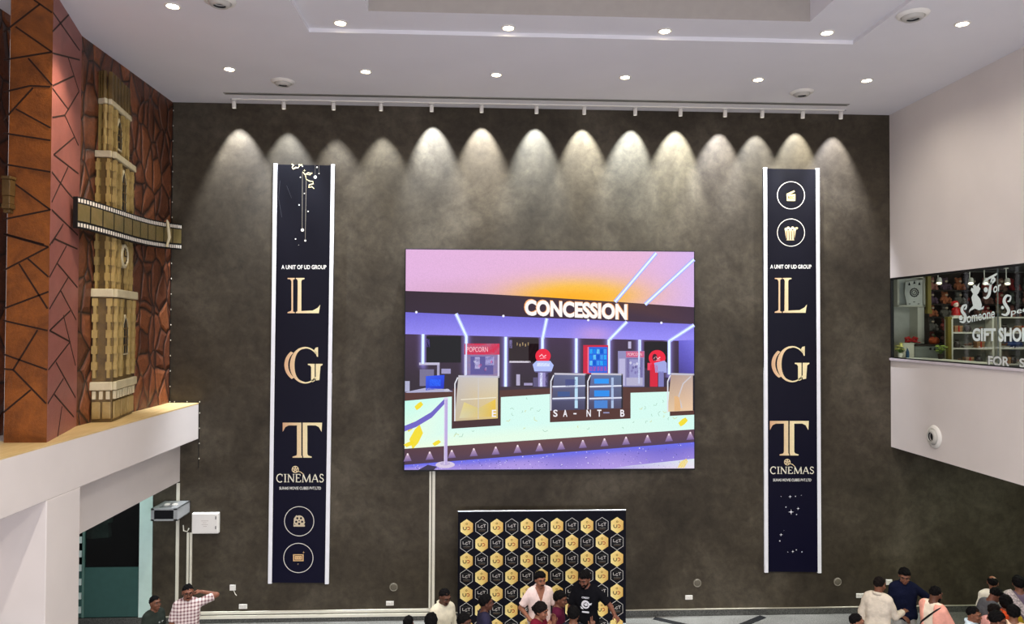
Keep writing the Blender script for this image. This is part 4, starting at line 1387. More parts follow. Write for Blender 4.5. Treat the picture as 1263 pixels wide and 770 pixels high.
def draw_left(fl):
    fl.text('A UNIT OF UD GROUP', 347, 327, 402.5, 332.2, (240, 238, 230), 0.025)
    lgt(fl, 321.5 - 0.5, 310.2, 1 / 2.962)
    reel(fl, 364.2, 579.3, 4.4, (226, 204, 160))
    fl.line([(367.5, 581.5), (371, 582.5), (374, 585)], 0.9, (226, 204, 160))
    cinemas(fl, 341, 399.5, 585, 595)
    fl.text('SUHAS MOVIE CUBES PVT.LTD', 344.5, 600.6, 396, 604.2, (226, 224, 214), 0.02)
    for y in (643.2, 688.5):
        fl.ring(369 if y < 660 else 368, y, 18.5, 0.8, (222, 218, 206), 48)
    reel(fl, 369, 642.6, 6.6, (206, 190, 160))
    fl.rect(362, 647.6, 376, 649.8, (206, 190, 160)).line([(362.5, 648), (363, 640), (366, 636)], 1.0, (206, 190, 160)).line([(374, 648), (376, 644)], 1.0, (206, 190, 160))
    fl.poly([(361.5, 684), (374.5, 684), (374.5, 692.5), (361.5, 692.5)], (222, 182, 130))
    fl.up().rect(362.8, 685.2, 373.2, 691.3, (60, 44, 40)).up().rect(363.6, 686, 372.4, 690.5, (222, 182, 130)).up()
    for k in range(3):
        star(fl, 365.4 + 2.6 * k, 688.3, 1.2, (50, 36, 34))
    star(fl, 374.5, 681.6, 1.6, (222, 182, 130)); star(fl, 367.6, 696, 1.2, (206, 186, 150))
    # trailing lights and ribbons at the head
    T = lambda x, y: (320 + x / 5.5, 190 + y / 5.5)
    fl.line([T(292, 120), T(290, 510)], 0.5, (140, 134, 120)).line([T(318, 130), T(311, 585)], 0.5, (140, 134, 120)).line([T(378, 75), T(378, 150)], 0.35, (110, 106, 96)).line([T(404, 75), T(404, 130)], 0.35, (110, 106, 96))
    for x, y, r in ((292, 516, 11), (311, 588, 7), (379, 157, 11), (391, 90, 5), (404, 133, 4), (269, 346, 5), (330, 390, 5), (305, 268, 4), (245, 577, 5), (278, 158, 4), (266, 618, 2), (292, 84, 4)):
        fl.disc(*T(x, y), r / 5.5, r / 5.5, (238, 234, 220), 12)
    rib = (232, 214, 160)
    fl.line([T(*p) for p in ((218, 68), (232, 76), (222, 90), (228, 102), (246, 92), (262, 94), (270, 84), (266, 72), (284, 76), (290, 70))], [1.2, 1.8, 1.2, 1.6, 2, 1.4, 1, 1.6, 1.8, 1], rib)
    fl.line([T(*p) for p in ((294, 122), (310, 140), (330, 128), (352, 132), (345, 142), (322, 138))], [0.8, 1.6, 1.4, 1.4, 0.9, 0.6], rib)
    fl.line([T(*p) for p in ((310, 140), (318, 172), (340, 184), (362, 186), (366, 202), (338, 210), (334, 228), (356, 222), (372, 236))], [0.6, 0.9, 1.2, 1.2, 1.2, 1.6, 1, 1.4, 0.8], rib)
    star(fl, *T(306, 112), 1.8, rib); star(fl, *T(356, 131), 1.4, rib)
    fl.line([T(140, 180), T(130, 300), T(152, 430)], 0.5, (66, 66, 72)).line([T(185, 215), T(218, 300)], 0.4, (70, 70, 76))


def draw_right(fl):
    for y in (241, 287):
        fl.ring(975.6, y, 17.2, 0.8, (226, 220, 204), 48)
    G1 = (232, 212, 150)
    fl.poly([(970, 240), (981, 239.5), (981, 248), (970.5, 248)], G1)
    fl.poly([(970, 239.2), (979.6, 234.8), (980.4, 236.8), (970.8, 241)], G1)
    fl.up().text('REC', 972, 242, 979.6, 245.6, (60, 50, 40), 0.02)
    fl.poly([(968, 284), (981.6, 284), (979.6, 296.5), (970, 296.5)], (222, 196, 150))
    fl.up()
    for k in range(4):
        x = 970 + k * 3
        fl.line([(x, 285), (x + 0.4 - (k - 1.5) * -0.1, 296)], 0.9, (60, 46, 40))
    for k in range(5):
        fl.disc(969.5 + k * 2.7, 282.8 - (k % 2) * 1.6, 1.9, 1.7, (238, 222, 180), 9)
    fl.disc(982.4, 281.6, 2, 1.4, (226, 204, 150), 8)
    fl.text('A UNIT OF UD GROUP', 950, 326.6, 1000.8, 331.6, (240, 238, 230), 0.025)
    lgt(fl, 922.2, 310.6, 0.3335)
    reel(fl, 971, 570.2, 4.0, (226, 204, 160))
    fl.line([(974, 572), (977.5, 573), (980.5, 576)], 0.9, (226, 204, 160))
    cinemas(fl, 950, 1004, 576, 584.6)
    fl.text('SUHAS MOVIE CUBES PVT.LTD', 953.5, 590.6, 1000.5, 594, (226, 224, 214), 0.02)
    T = lambda x, y: (930 + x / 4.81, 560 + y / 4.81)
    for x, y, r in ((214, 254, 2.2), (220, 345, 3.6), (261, 325, 2.0), (160, 480, 2.3), (230, 580, 2.0)):
        star(fl, *T(x, y), r)
    for x, y, r in ((160, 253, 0.5), (246, 252, 0.7), (280, 246, 0.4), (189, 316, 0.7), (252, 360, 0.6), (153, 517, 0.8), (178, 455, 0.3), (200, 583, 0.5), (251, 570, 0.7), (284, 582, 0.7)):
        fl.disc(*T(x, y), r, r, (226, 226, 232), 8)


banner('tall navy banner with trailing ribbons and lights over gold L G T', (337.5, 413, 330.5, 405.5), (203, 204, 719, 719.5), draw_left)
banner('tall navy banner with clapperboard and popcorn icons over gold L G T', (941.5, 1010.5, 943, 1013), (208, 209, 705.5, 706), draw_right)

# ------------------------------------------------------------------ photo backdrop
KYP = 14.22
q0, q1 = on_y(565, 631, KYP), on_y(772, 628.3, KYP)
kx0, kx1, kz1 = q0.x, q1.x, (q0.z + q1.z) / 2
KO = ((kx0 + kx1) / 2, KYP + 0.2, 0)
bd = thing('photo_backdrop', 'black photo backdrop with gold and black hexagon logos standing before the charcoal wall', 'backdrop', KO)
MB().box((kx0, KYP, 0.03), (kx1, KYP + 0.02, kz1 - 0.02)).build('printed_cloth', mat('backdrop_navy', (10, 10, 21), 0.7, spec=0.15), bd, KO)
MB().cyl((kx0, KYP + 0.01, kz1 - 0.012), (kx1, KYP + 0.01, kz1 - 0.012), 0.014, n=12).build('top_rail', STEEL, bd, KO, True)
m = MB()
for x in (kx0 + 0.03, (kx0 + kx1) / 2, kx1 - 0.03):
    m.cyl((x, KYP + 0.04, 0.0), (x, KYP + 0.04, kz1 - 0.02), 0.015, n=10)
m.cyl((kx0, KYP + 0.04, 0.05), (kx1, KYP + 0.04, 0.05), 0.015, n=10)
m.build('frame_tube', STEEL, bd, KO, True)
for x in (kx0 + 0.03, kx1 - 0.03):
    MB().box((x - 0.03, KYP - 0.18, 0), (x + 0.03, KYP + 0.3, 0.025)).build('foot', GREY, bd, KO, bevel=0.005)
fl = Flat()
def hexp(x, y, r): return [(x + r * 0.86 * math.sin(PI / 3 * k), y - r * math.cos(PI / 3 * k)) for k in range(6)]
tun = [text_mesh('UNIT OF UD GROUP', 0.0), text_mesh('CINEMAS', 0.02)]
def put(fl, tm, x0, y0, x1, y1, c):
    vs, fs = tm
    ax = min(v[0] for v in vs); bx = max(v[0] for v in vs); ay = min(v[1] for v in vs); by = max(v[1] for v in vs)
    fl.mesh([(x0 + (v[0] - ax) / (bx - ax) * (x1 - x0), y1 - (v[1] - ay) / (by - ay) * (y1 - y0)) for v in vs], fs, c)
for r in range(7):
    for c in range(11):
        x = 575.6 + 18.56 * c - 0.12 * r
        y = 650.9 + 20.55 * r - 0.27 * c
        fl.layer = 1
        if (r + c) % 2 == 0:
            hp = hexp(x, y, 10.3)
            fl.poly(hp, [(246, 226, 150), (222, 180, 100), (206, 160, 84), (238, 214, 130), (250, 236, 170), (244, 220, 140)])
            fl.up()
            fl.line([(x - 4.2, y - 0.8), (x - 4.2, y + 1.6), (x - 3.2, y + 2.9), (x - 1.4, y + 2.9), (x - 0.4, y + 1.6), (x - 0.4, y - 0.8)], 1.0, (56, 36, 36))
            fl.line([(x + 0.6, y - 0.3), (x + 2.6, y - 0.6), (x + 4.0, y + 0.6), (x + 3.4, y + 2.4), (x + 1.0, y + 2.9)], 1.0, (176, 60, 40))
            fl.ring(x + 0.1, y - 4.4, 1.3, 0.6, (130, 96, 40), 10)
        else:
            fl.poly(hexp(x, y, 10.4), (208, 206, 200))
            fl.up().poly(hexp(x, y, 9.75), (13, 13, 17))
            fl.up()
            S = (196, 190, 184)
            fl.line([(x - 4.4, y - 3.4), (x - 4.4, y - 0.1), (x - 1.8, y - 0.1)], 0.75, S)
            fl.line([(x + 1.2, y - 2.0), (x - 0.2, y - 2.3), (x - 1.1, y - 1.1), (x - 0.6, y + 0.7), (x + 0.9, y + 0.5), (x + 0.9, y - 0.6)], 0.75, S)
            fl.line([(x + 1.6, y - 3.3), (x + 5.2, y - 3.3)], 0.7, S).line([(x + 3.4, y - 3.3), (x + 3.4, y + 0.2)], 0.8, S)
            put(fl, tun[1], x - 4.0, y + 2.4, x + 4.6, y + 3.6, (120, 116, 108))
            put(fl, tun[0], x - 3.4, y - 5.3, x + 3.8, y - 4.5, (100, 98, 92))
            fl.rect(x - 3.6, y + 4.4, x + 4, y + 4.8, (110, 84, 60))
fl.build('hexagon_logos', PRINT, lambda x, y: on_y(x, y, KYP - 0.0012), bd, KO, lift=Vector((0, -0.0004, 0)))

# ------------------------------------------------------------------ things on the charcoal wall
def wall_pt(px, py, out=0.0):
    return on_y(px, py, BY - out)


def trunk(name, label, pts, wpx, deep=0.03, mat_=None):
    """plastic trunking along the wall through image points"""
    m = MB()
    P = [wall_pt(*p) for p in pts]
    o = P[0]
    for a, b in zip(P, P[1:]):
        h = wpx / 61.6 / 2
        x0, x1 = sorted((a.x, b.x)); z0, z1 = sorted((a.z, b.z))
        if x1 - x0 < z1 - z0:
            xm = (x0 + x1) / 2
            m.box((xm - h, BY - deep, z0), (xm + h, BY, z1))
        else:
            zm = (z0 + z1) / 2
            m.box((x0, BY - deep, zm - h), (x1, BY, zm + h))
    return tag(m.build(name, mat_ or PVC, None, (o.x, BY, o.z), bevel=0.004), label, 'trunking')


trunk('cable_trunking', 'white vertical trunking under the screen, the wider one on its right', [(535.3, 580), (534, 750)], 3.6)
trunk('cable_trunking', 'white vertical trunking under the screen, the slim one on its left', [(531.2, 580), (529.8, 750)], 2.6)
trunk('cable_trunking', 'upper white trunking running low along the wall to the screen', [(241, 757.2), (531.5, 751.6)], 3.4)
trunk('cable_trunking', 'lower white trunking running low along the wall, just over the skirting', [(241, 762.2), (536, 756.6)], 3.8, 0.04)
trunk('cable_trunking', 'white vertical trunking behind the grey network cabinet', [(219.8, 596), (218.6, 764)], 3.6)
trunk('cable_trunking', 'slim white trunking below the electrical box, the short left one', [(232.2, 657), (231.4, 750)], 2.6)
trunk('cable_trunking', 'slim white trunking below the electrical box, the right one', [(236.0, 657), (235.2, 753)], 2.6)


def socket(name, label, cat, px, py, w_, h_, kind):
    c = wall_pt(px, py)
    s_ = thing(name, label, cat, c)
    hw, hh = w_ / 2, h_ / 2
    MB().box((c.x - hw, BY - 0.018, c.z - hh), (c.x + hw, BY, c.z + hh)).build('plate', PLASTIC, s_, c, bevel=0.005)
    if kind == 'socket':
        m = MB()
        for dx in ((-0.3, 0.3) if w_ > 0.13 else (0,)):
            for a, b in ((-0.012, 0.012), (0.012, 0.012), (0, -0.014)):
                m.cyl((c.x + dx * w_ * 0.8 + a, BY - 0.0195, c.z + b), (c.x + dx * w_ * 0.8 + a, BY - 0.015, c.z + b), 0.0045, n=8)
        m.build('pin_hole', BLACK, s_, c)
        MB().box((c.x - 0.012, BY - 0.023, c.z - 0.02), (c.x + 0.012, BY - 0.017, c.z + 0.02)).build('rocker_switch', mat('rocker', (214, 210, 200), 0.4), s_, c, bevel=0.002)
    elif kind == 'router':
        m = MB()
        m.tube([(c.x + 0.02, BY - 0.01, c.z - hh), (c.x + 0.05, BY - 0.02, c.z - hh - 0.06), (c.x + 0.08, BY - 0.015, c.z - hh - 0.1)], 0.005, 6)
        m.build('lead', PVC, s_, c)
        m = MB()
        for k in range(3):
            m.box((c.x - 0.03 + 0.025 * k, BY - 0.0195, c.z + 0.02), (c.x - 0.02 + 0.025 * k, BY - 0.017, c.z + 0.03))
        m.build('indicator', GREY, s_, c)
    return s_


socket('wall_socket', 'white double socket plate low on the wall, nearest the left banner\'s foot', 'socket', 300, 748.2, 0.16, 0.09, 'socket')
socket('junction_box', 'small square white box with a dangling lead, left of the left banner', 'junction box', 287.2, 725, 0.115, 0.11, 'router')
socket('wall_socket', 'white socket plate low on the wall between left banner and screen trunking', 'socket', 481, 744.3, 0.15, 0.085, 'socket')
socket('wall_socket', 'white socket plate low on the wall between backdrop and right banner', 'socket', 849.5, 737, 0.15, 0.085, 'socket')
socket('wall_socket', 'white socket plate low on the wall left of the man in beige', 'socket', 1060.3, 734.8, 0.15, 0.09, 'socket')
socket('wall_socket', 'white plate on the wall between beige shirted man and navy polo man', 'socket', 1096.3, 718.2, 0.13, 0.11, 'socket')
for px, py, lab in ((485.5, 724.5, 'round dull cover plate on the wall, between left banner and trunking'), (860, 719.5, 'round dull cover plate with a white hook, near the right banner'), (1033, 718, 'round dull cover plate on the wall, right of the right banner')):
    c = wall_pt(px, py)
    t = thing('round_cover', lab, 'cover plate', c)
    MB().lathe(c, (0, -1, 0), [(0.0, 0.012), (0.05, 0.012), (0.06, 0.004), (0.078, 0.006), (0.085, 0.0)], 26).build('cover_disc', mat('cover_paint', (104, 98, 84), 0.6), t, c, True)
    m = MB().torus(c + Vector((0, -0.012, 0)), (0, 1, 0), 0.07, 0.005, 26, 6)
    m.build('cover_rim', mat('cover_rim_paint', (140, 134, 118), 0.5), t, c, True)

# electrical box
b0, b1 = wall_pt(236.5, 633.5, 0.10), wall_pt(269, 658.5, 0.10)
eb = thing('electrical_box', 'flat white electrical distribution box on the charcoal wall beside the network cabinet', 'electrical box', ((b0.x + b1.x) / 2, BY, (b0.z + b1.z) / 2))
EO = eb.location
MB().box((b0.x, BY - 0.10, b1.z), (b1.x, BY, b0.z)).build('enclosure', PLASTIC, eb, EO, bevel=0.01)
MB().box((b0.x + 0.012, BY - 0.108, b1.z + 0.012), (b1.x - 0.012, BY - 0.10, b0.z - 0.012)).build('door', mat('box_door', (236, 232, 224), 0.35, noise=0.02), eb, EO, bevel=0.004)
for zz in (0.78, 0.30):
    z = b1.z + (b0.z - b1.z) * zz
    MB().box((b1.x - 0.055, BY - 0.114, z - 0.03), (b1.x - 0.035, BY - 0.107, z + 0.03)).build('latch', mat('latch_grey', (120, 118, 112), 0.4), eb, EO)
fl = Flat()
fx_ = lambda x, y: Vector((b0.x + (b1.x - b0.x) * x, BY - 0.1085, b0.z - (b0.z - b1.z) * y))
for k, (xa_, xb_) in enumerate(((0.36, 0.64), (0.42, 0.56), (0.38, 0.62), (0.44, 0.58))):
    fl.rect(xa_, 0.36 + 0.09 * k, xb_, 0.375 + 0.09 * k, (176, 160, 152))
fl.build('door_markings', PRINT, fx_, eb, EO)
MB().tube([wall_pt(226, 648, 0.02), wall_pt(226.5, 655, 0.03), wall_pt(231, 656, 0.02), wall_pt(233, 652, 0.02)], 0.012, 8).build('cable_loop', PVC, eb, EO, True)

# network cabinet on the wall
cy1, cy0 = 14.58, 13.98
n0, n1 = on_y(186, 628, cy0), on_y(218.5, 642.5, cy0)
NZ0, NZ1 = on_y(200, 643, cy0).z, on_y(200, 627.5, cy0).z
nx0, nx1 = n0.x, n1.x
NO = Vector(((nx0 + nx1) / 2, BY, (NZ0 + NZ1) / 2))
nc = thing('network_cabinet', 'grey steel wall cabinet with a dark glass front beside the mint pier', 'cabinet', NO)
m = MB()
m.box((nx0, cy0 + 0.02, NZ0), (nx1, BY, NZ0 + 0.02)).box((nx0, cy0 + 0.02, NZ1 - 0.02), (nx1, BY, NZ1)).box((nx0, cy0 + 0.02, NZ0), (nx0 + 0.02, BY, NZ1)).box((nx1 - 0.02, cy0 + 0.02, NZ0), (nx1, BY, NZ1)).box((nx0, BY - 0.03, NZ0), (nx1, BY, NZ1))
m.build('housing', GREY, nc, NO, bevel=0.004)
m = MB()
m.box((nx0, cy0, NZ0), (nx1, cy0 + 0.02, NZ0 + 0.035)).box((nx0, cy0, NZ1 - 0.035), (nx1, cy0 + 0.02, NZ1)).box((nx0, cy0, NZ0), (nx0 + 0.06, cy0 + 0.02, NZ1)).box((nx1 - 0.07, cy0, NZ0), (nx1, cy0 + 0.02, NZ1))
dr = m.build('door', mat('cabinet_frame', (150, 152, 152), 0.4), nc, NO, bevel=0.004)
MB().box((nx0 + 0.06, cy0 + 0.006, NZ0 + 0.035), (nx1 - 0.07, cy0 + 0.012, NZ1 - 0.035)).build('dark_glass', mat('smoked_glass', (8, 8, 14), 0.1), dr, NO)
m = MB()
for k in range(4):
    m.box((nx0 + 0.12, cy0 + 0.08 + 0.1 * k, NZ1), (nx0 + 0.34, cy0 + 0.11 + 0.1 * k, NZ1 + 0.004))
m.build('vent', BLACK, nc, NO)
m = MB()
for k in range(2):
    m.box((nx0 + 0.16 + 0.14 * k, cy0 + 0.2, NZ1), (nx0 + 0.24 + 0.14 * k, cy0 + 0.3, NZ1 + 0.03))
m.build('cable_gland', PLASTIC, nc, NO, bevel=0.005)

# ------------------------------------------------------------------ gift shop seen through the window
def S_(px, py, Y):
    return on_y(px, py, Y)


SHW = mat('shop_white_laminate', (212, 208, 192), 0.5, noise=0.03)
SHG = mat('shop_grey_laminate', (128, 132, 126), 0.5)
OLIVE = mat('olive_post', (112, 98, 34), 0.5)
DKW = mat('dark_shelf_wood', (44, 34, 28), 0.6)


def pbox(m, x0, y0, x1, y1, Ya, Yb, mi=0):
    """box whose front face (at Ya) fills the image rectangle"""
    a, b = S_(x0, y1, Ya), S_(x1, y0, Ya)
    return m.box((a.x, Ya, a.z), (b.x, Yb, b.z), mi)


# white wall unit in the corner
O = S_(1125, 378, 15.4)
t = thing('corner_cupboard', 'white wall cupboard in the corner of the gift shop, with a dark patterned front', 'cupboard', (O.x, 15.7, O.z))
m = MB()
pbox(m, 1107, 343, 1109, 378, 15.35, 15.7); pbox(m, 1139, 340, 1143, 378, 15.35, 15.7); pbox(m, 1107, 376.5, 1143, 378.5, 15.35, 15.7); pbox(m, 1107, 341, 1143, 343, 15.35, 15.7)
m.build('carcass', SHW, t, t.location)
MB().box((S_(1109, 350, 15.5).x, 15.5, S_(1109, 377, 15.5).z), (S_(1139, 350, 15.5).x, 15.52, S_(1109, 343, 15.5).z)).build('back_panel', mat('cupboard_back', (204, 204, 196), 0.5), t, t.location)
m = MB(); pbox(m, 1132, 378.5, 1142, 424, 15.4, 15.7)
tag(m.build('support_panel', SHW, None, (S_(1137, 400, 15.4).x, 15.7, 4.9), bevel=0.004), 'white upright panel under the wall cupboard in the gift shop', 'panel')
c = S_(1127.5, 361, 15.34)
wc = thing('wall_clock', 'white shield-shaped wall clock with small black bells in the gift shop', 'clock', c)
m = MB()
pts = [S_(x, y, 15.34) for x, y in ((1117, 348), (1138, 345), (1138, 377), (1119, 377), (1116, 362))]
m.prism(pts, (0, 0.02, 0)); m.build('board', mat('clock_board', (214, 214, 206), 0.5), wc, c, bevel=0.003)
m = MB().torus(c + Vector((0, -0.006, 0)), (0, 1, 0), 0.085, 0.011, 24, 6).torus(c + Vector((0, -0.006, 0)), (0, 1, 0), 0.05, 0.008, 20, 6)
for k in range(12):
    a = PI / 6 * k
    m.box(c + Vector((0.093 * math.cos(a) - 0.008, -0.016, 0.093 * math.sin(a) - 0.008)), c + Vector((0.093 * math.cos(a) + 0.008, -0.002, 0.093 * math.sin(a) + 0.008)))
m.build('gear_dial', BLACK, wc, c)
m = MB().cyl(c + Vector((0, -0.01, 0)), c + Vector((0.03, -0.01, 0.03)), 0.006, n=6).cyl(c + Vector((0, -0.01, 0)), c + Vector((-0.02, -0.01, -0.03)), 0.006, n=6)
m.build('hand', BLACK, wc, c)
for x, y in ((1121.5, 351), (1127.8, 349), (1134, 350.5)):
    p = S_(x, y, 15.33)
    MB().lathe(p + Vector((0, 0, 0.03)), (0, 0, -1), [(0.0, -0.02), (0.008, 0.0), (0.016, 0.03), (0.026, 0.05), (0.0, 0.05)], 10).build('bell', BLACK, wc, c, True)
for x, y in ((1122, 375), (1127.5, 372.5), (1133, 375)):
    p = S_(x, y, 15.33)
    MB().box(p - Vector((0.02, 0.008, 0.008)), p + Vector((0.02, 0.008, 0.008))).build('weight', BLACK, wc, c, bevel=0.004)

# counter and things standing on it
o = S_(1148, 440, 14.8)
cab = thing('counter_cabinet', 'grey low cabinet with a dark top and two round knobs in the gift shop', 'cabinet', (o.x, 15., 4.2))
a, b = S_(1128.5, 450, 14.8), S_(1168, 427, 14.8)
MB().box((a.x, 14.8, 4.2), (b.x, 15.23, b.z)).build('body', SHG, cab, cab.location, bevel=0.004)
MB().box((a.x - 0.01, 14.78, b.z), (b.x + 0.01, 15.23, b.z + 0.03)).build('worktop', DKW, cab, cab.location)
for x in (1147, 1152.5):
    p = S_(x, 430.5, 14.8)
    MB().lathe(p, (0, -1, 0), [(0.0, 0.03), (0.02, 0.028), (0.026, 0.018), (0.012, 0.0)], 14).build('knob', BLACK, cab, cab.location, True)
a2, b2 = S_(1114, 450, 14.8), S_(1127.5, 423.5, 14.8)
wp = thing('display_plinth', 'white square plinth at the window corner of the gift shop', 'plinth', ((a2.x + b2.x) / 2, 15., 4.2))
MB().box((a2.x, 14.8, 4.2), (b2.x, 15.23, b2.z - 0.02)).build('plinth_body', SHW, wp, wp.location, bevel=0.004)
MB().box((a2.x, 14.79, b2.z - 0.02), (b2.x, 15.24, b2.z)).build('plinth_top', SHW, wp, wp.location, bevel=0.003)
RED = mat('red_satin', (176, 26, 26), 0.4, noise=0.2)
p = Vector((S_(1124, 420, 15.).x, 15., b2.z))
rb = thing('gift_bow', 'red satin gift bow lying on the white plinth in the gift shop', 'bow', p)
for sx in (-1, 1):
    m = MB()
    m.tube([p + Vector((0.0, 0, 0.06)), p + Vector((sx * 0.06, 0, 0.11)), p + Vector((sx * 0.12, 0, 0.09)), p + Vector((sx * 0.12, 0, 0.03)), p + Vector((sx * 0.05, 0, 0.035)), p + Vector((0, 0, 0.055))], [0.02, 0.035, 0.04, 0.03, 0.03, 0.02], 10)
    m.build('loop', RED, rb, p, True)
MB().ell(p + Vector((0, -0.01, 0.055)), (0.03, 0.035, 0.035)).build('knot', RED, rb, p, True)
MB().tube([p + Vector((0.02, 0, 0.04)), p + Vector((0.12, -0.03, 0.015)), p + Vector((0.18, -0.02, 0.012))], 0.012, 8).build('tail', RED, rb, p, True)
p = Vector((S_(1119.3, 437, 14.68).x, 14.68, 5.19))
tb = thing('blue_bottle', 'small blue bottle on the window sill of the gift shop', 'bottle', p)
MB().lathe(p, (0, 0, 1), [(0.0, 0.0), (0.032, 0.0), (0.034, 0.01), (0.034, 0.12), (0.02, 0.16), (0.014, 0.17), (0.014, 0.19)], 16).build('bottle_body', mat('blue_glaze', (44, 78, 110), 0.2), tb, p, True)
MB().cyl(p + Vector((0, 0, 0.19)), p + Vector((0, 0, 0.215)), 0.017, n=14).build('cap', SHW, tb, p, True)
MB().box((RX + 0.24, 12.4, 4.2), (RX + 0.85, 14.77, 5.19)).build('display_bench', SHW, None, (RX + 0.3, 14.6, 4.2))
tag(bpy.data.objects['display_bench'], 'white low bench along the inside of the gift shop window', 'bench')


def bouquet(name, label, p, cols, n, r, pot, leaf):
    t = thing(name, label, 'flowers' if pot else 'plant', p)
    MB().lathe(p, (0, 0, 1), [(0.0, 0.0), (0.04, 0.0), (0.055, 0.09), (0.058, 0.1), (0.05, 0.1), (0.045, 0.085), (0, 0.085)], 16).build('pot', pot or SHW, t, p, True)
    rg = random.Random(len(label))
    ms, ml = MB(), MB()
    heads = []
    for k in range(n):
        a, q = rg.uniform(0, 2 * PI), r * math.sqrt(rg.random())
        e_ = p + Vector((q * math.cos(a), q * math.sin(a), 0.13 + rg.uniform(0.0, 0.12) + 0.06 * (1 - q / r)))
        ms.tube([p + Vector((0, 0, 0.08)), p.lerp(e_, 0.55) + Vector((0, 0, 0.04)), e_], 0.004, 5)
        heads.append(e_)
        d = Vector((math.cos(a + 0.6), math.sin(a + 0.6), 0.3))
        b_ = p.lerp(e_, 0.7)
        s_ = d.cross(Vector((0, 0, 1))).normalized() * 0.016
        ml.add([b_, b_ + d * 0.045 + s_, b_ + d * 0.1 + Vector((0, 0, 0.01)), b_ + d * 0.045 - s_], [(0, 1, 2, 3)])
    ms.build('stem', leaf, t, p); ml.build('leaf', leaf, t, p)
    if cols:
        mh = MB()
        for e_ in heads:
            for k in range(5):
                a = 2 * PI / 5 * k
                mh.ell(e_ + Vector((0.018 * math.cos(a), 0.018 * math.sin(a), 0)), (0.017, 0.017, 0.012), 8, 5)
            mh.ell(e_ + Vector((0, 0, 0.006)), (0.011, 0.011, 0.011), 8, 5)
        mh.build('blossom', cols, t, p, True)
    return t


LEAF = mat('leaf_green', (86, 116, 50), 0.6, noise=0.25)
bouquet('flower_pot', 'pot of pale yellow flowers at the window corner of the gift shop', Vector((S_(1110.5, 437, 14.65).x, 14.65, 5.19)), mat('pale_yellow_petal', (214, 204, 120), 0.6), 16, 0.10, SHW, LEAF)
bouquet('potted_plant', 'small leafy plant at the foot of the grey cabinet in the gift shop', Vector((S_(1160, 443, 14.2).x, 14.2, 5.19)), mat('lime_tip', (150, 170, 80), 0.6), 14, 0.10, DKW, LEAF)
p = Vector((S_(1152, 420, 15.).x, 15., b.z + 0.03))
og = thing('orange_lantern', 'round orange ribbed lantern on the grey cabinet in the gift shop', 'lantern', p)
m = MB()
for k in range(8):
    a = PI / 4 * k
    m.ell(p + Vector((0.05 * math.cos(a), 0.05 * math.sin(a), 0.075)), (0.055, 0.055, 0.075), 12, 8)
m.build('lantern_body', mat('lantern_orange', (196, 84, 36), 0.5, noise=0.15), og, p, True)
MB().tube([p + Vector((0, 0, 0.13)), p + Vector((0.01, 0, 0.17)), p + Vector((0.03, 0, 0.18))], 0.01, 8).build('stalk', LEAF, og, p, True)

# posts
for (x0, y0, x1, y1, lab, PY) in ((1143, 340, 1147, 387, 'olive yellow hanging post beside the wall cupboard in the gift shop', 14.7), (1168, 391, 1172, 450, 'olive brown post between grey cabinet and white shelves in the gift shop', 14.3)):
    a, b_ = S_(x0, y1, PY), S_(x1, y0, PY)
    zt, zb = (7.06, a.z) if y0 < 350 else (b_.z, 4.2)
    m = MB().box((a.x, PY - 0.04, zb), (b_.x, PY + 0.04, zt))
    m.box((a.x - 0.01, PY - 0.05, zb), (b_.x + 0.01, PY + 0.05, zb + 0.08)).box((a.x - 0.008, PY - 0.048, zt - 0.05), (b_.x + 0.008, PY + 0.048, zt))
    tag(m.build('shop_post', OLIVE, None, (a.x, PY, zb)), lab, 'post')

# dark wall shelves full of soft toys
xs0, xs1 = S_(1147, 400, 15.2).x, 12.38
shf = thing('toy_shelves', 'dark open wall shelves full of soft toys, at the back of the gift shop', 'shelves', ((xs0 + xs1) / 2, 15.7, 4.2))
MB().box((xs0, 15.67, 4.2), (xs1, 15.7, 7.05)).build('back_panel', DKW, shf, shf.location)
levels = [S_(1190, y, 15.3).z for y in (424, 408, 391, 375, 358)]
for z in levels:
    MB().box((xs0, 15.25, z - 0.025), (xs1, 15.67, z)).build('shelf', DKW, shf, shf.location)
for x in (xs0, xs0 + 1.0, xs0 + 2.0, xs1 - 0.03):
    MB().box((x, 15.26, 4.2), (x + 0.03, 15.67, 7.0)).build('upright', DKW, shf, shf.location)
TOYC = [((150, 66, 58), 'brick red'), ((92, 96, 84), 'grey green'), ((170, 100, 66), 'orange brown'), ((120, 84, 74), 'brown'), ((178, 120, 108), 'dusty pink'), ((108, 104, 96), 'grey'), ((140, 46, 44), 'dark red'), ((96, 74, 88), 'dull purple')]
POSW = ['nearest the olive post', 'second from the olive post', 'third from the olive post', 'fourth from the olive post', 'fifth from the olive post', 'sixth from the olive post', 'seventh from the olive post', 'eighth from the olive post', 'ninth from the olive post', 'tenth from the olive post']
SHN = ['bottom', 'second', 'third', 'fourth', 'top']
proto = {}
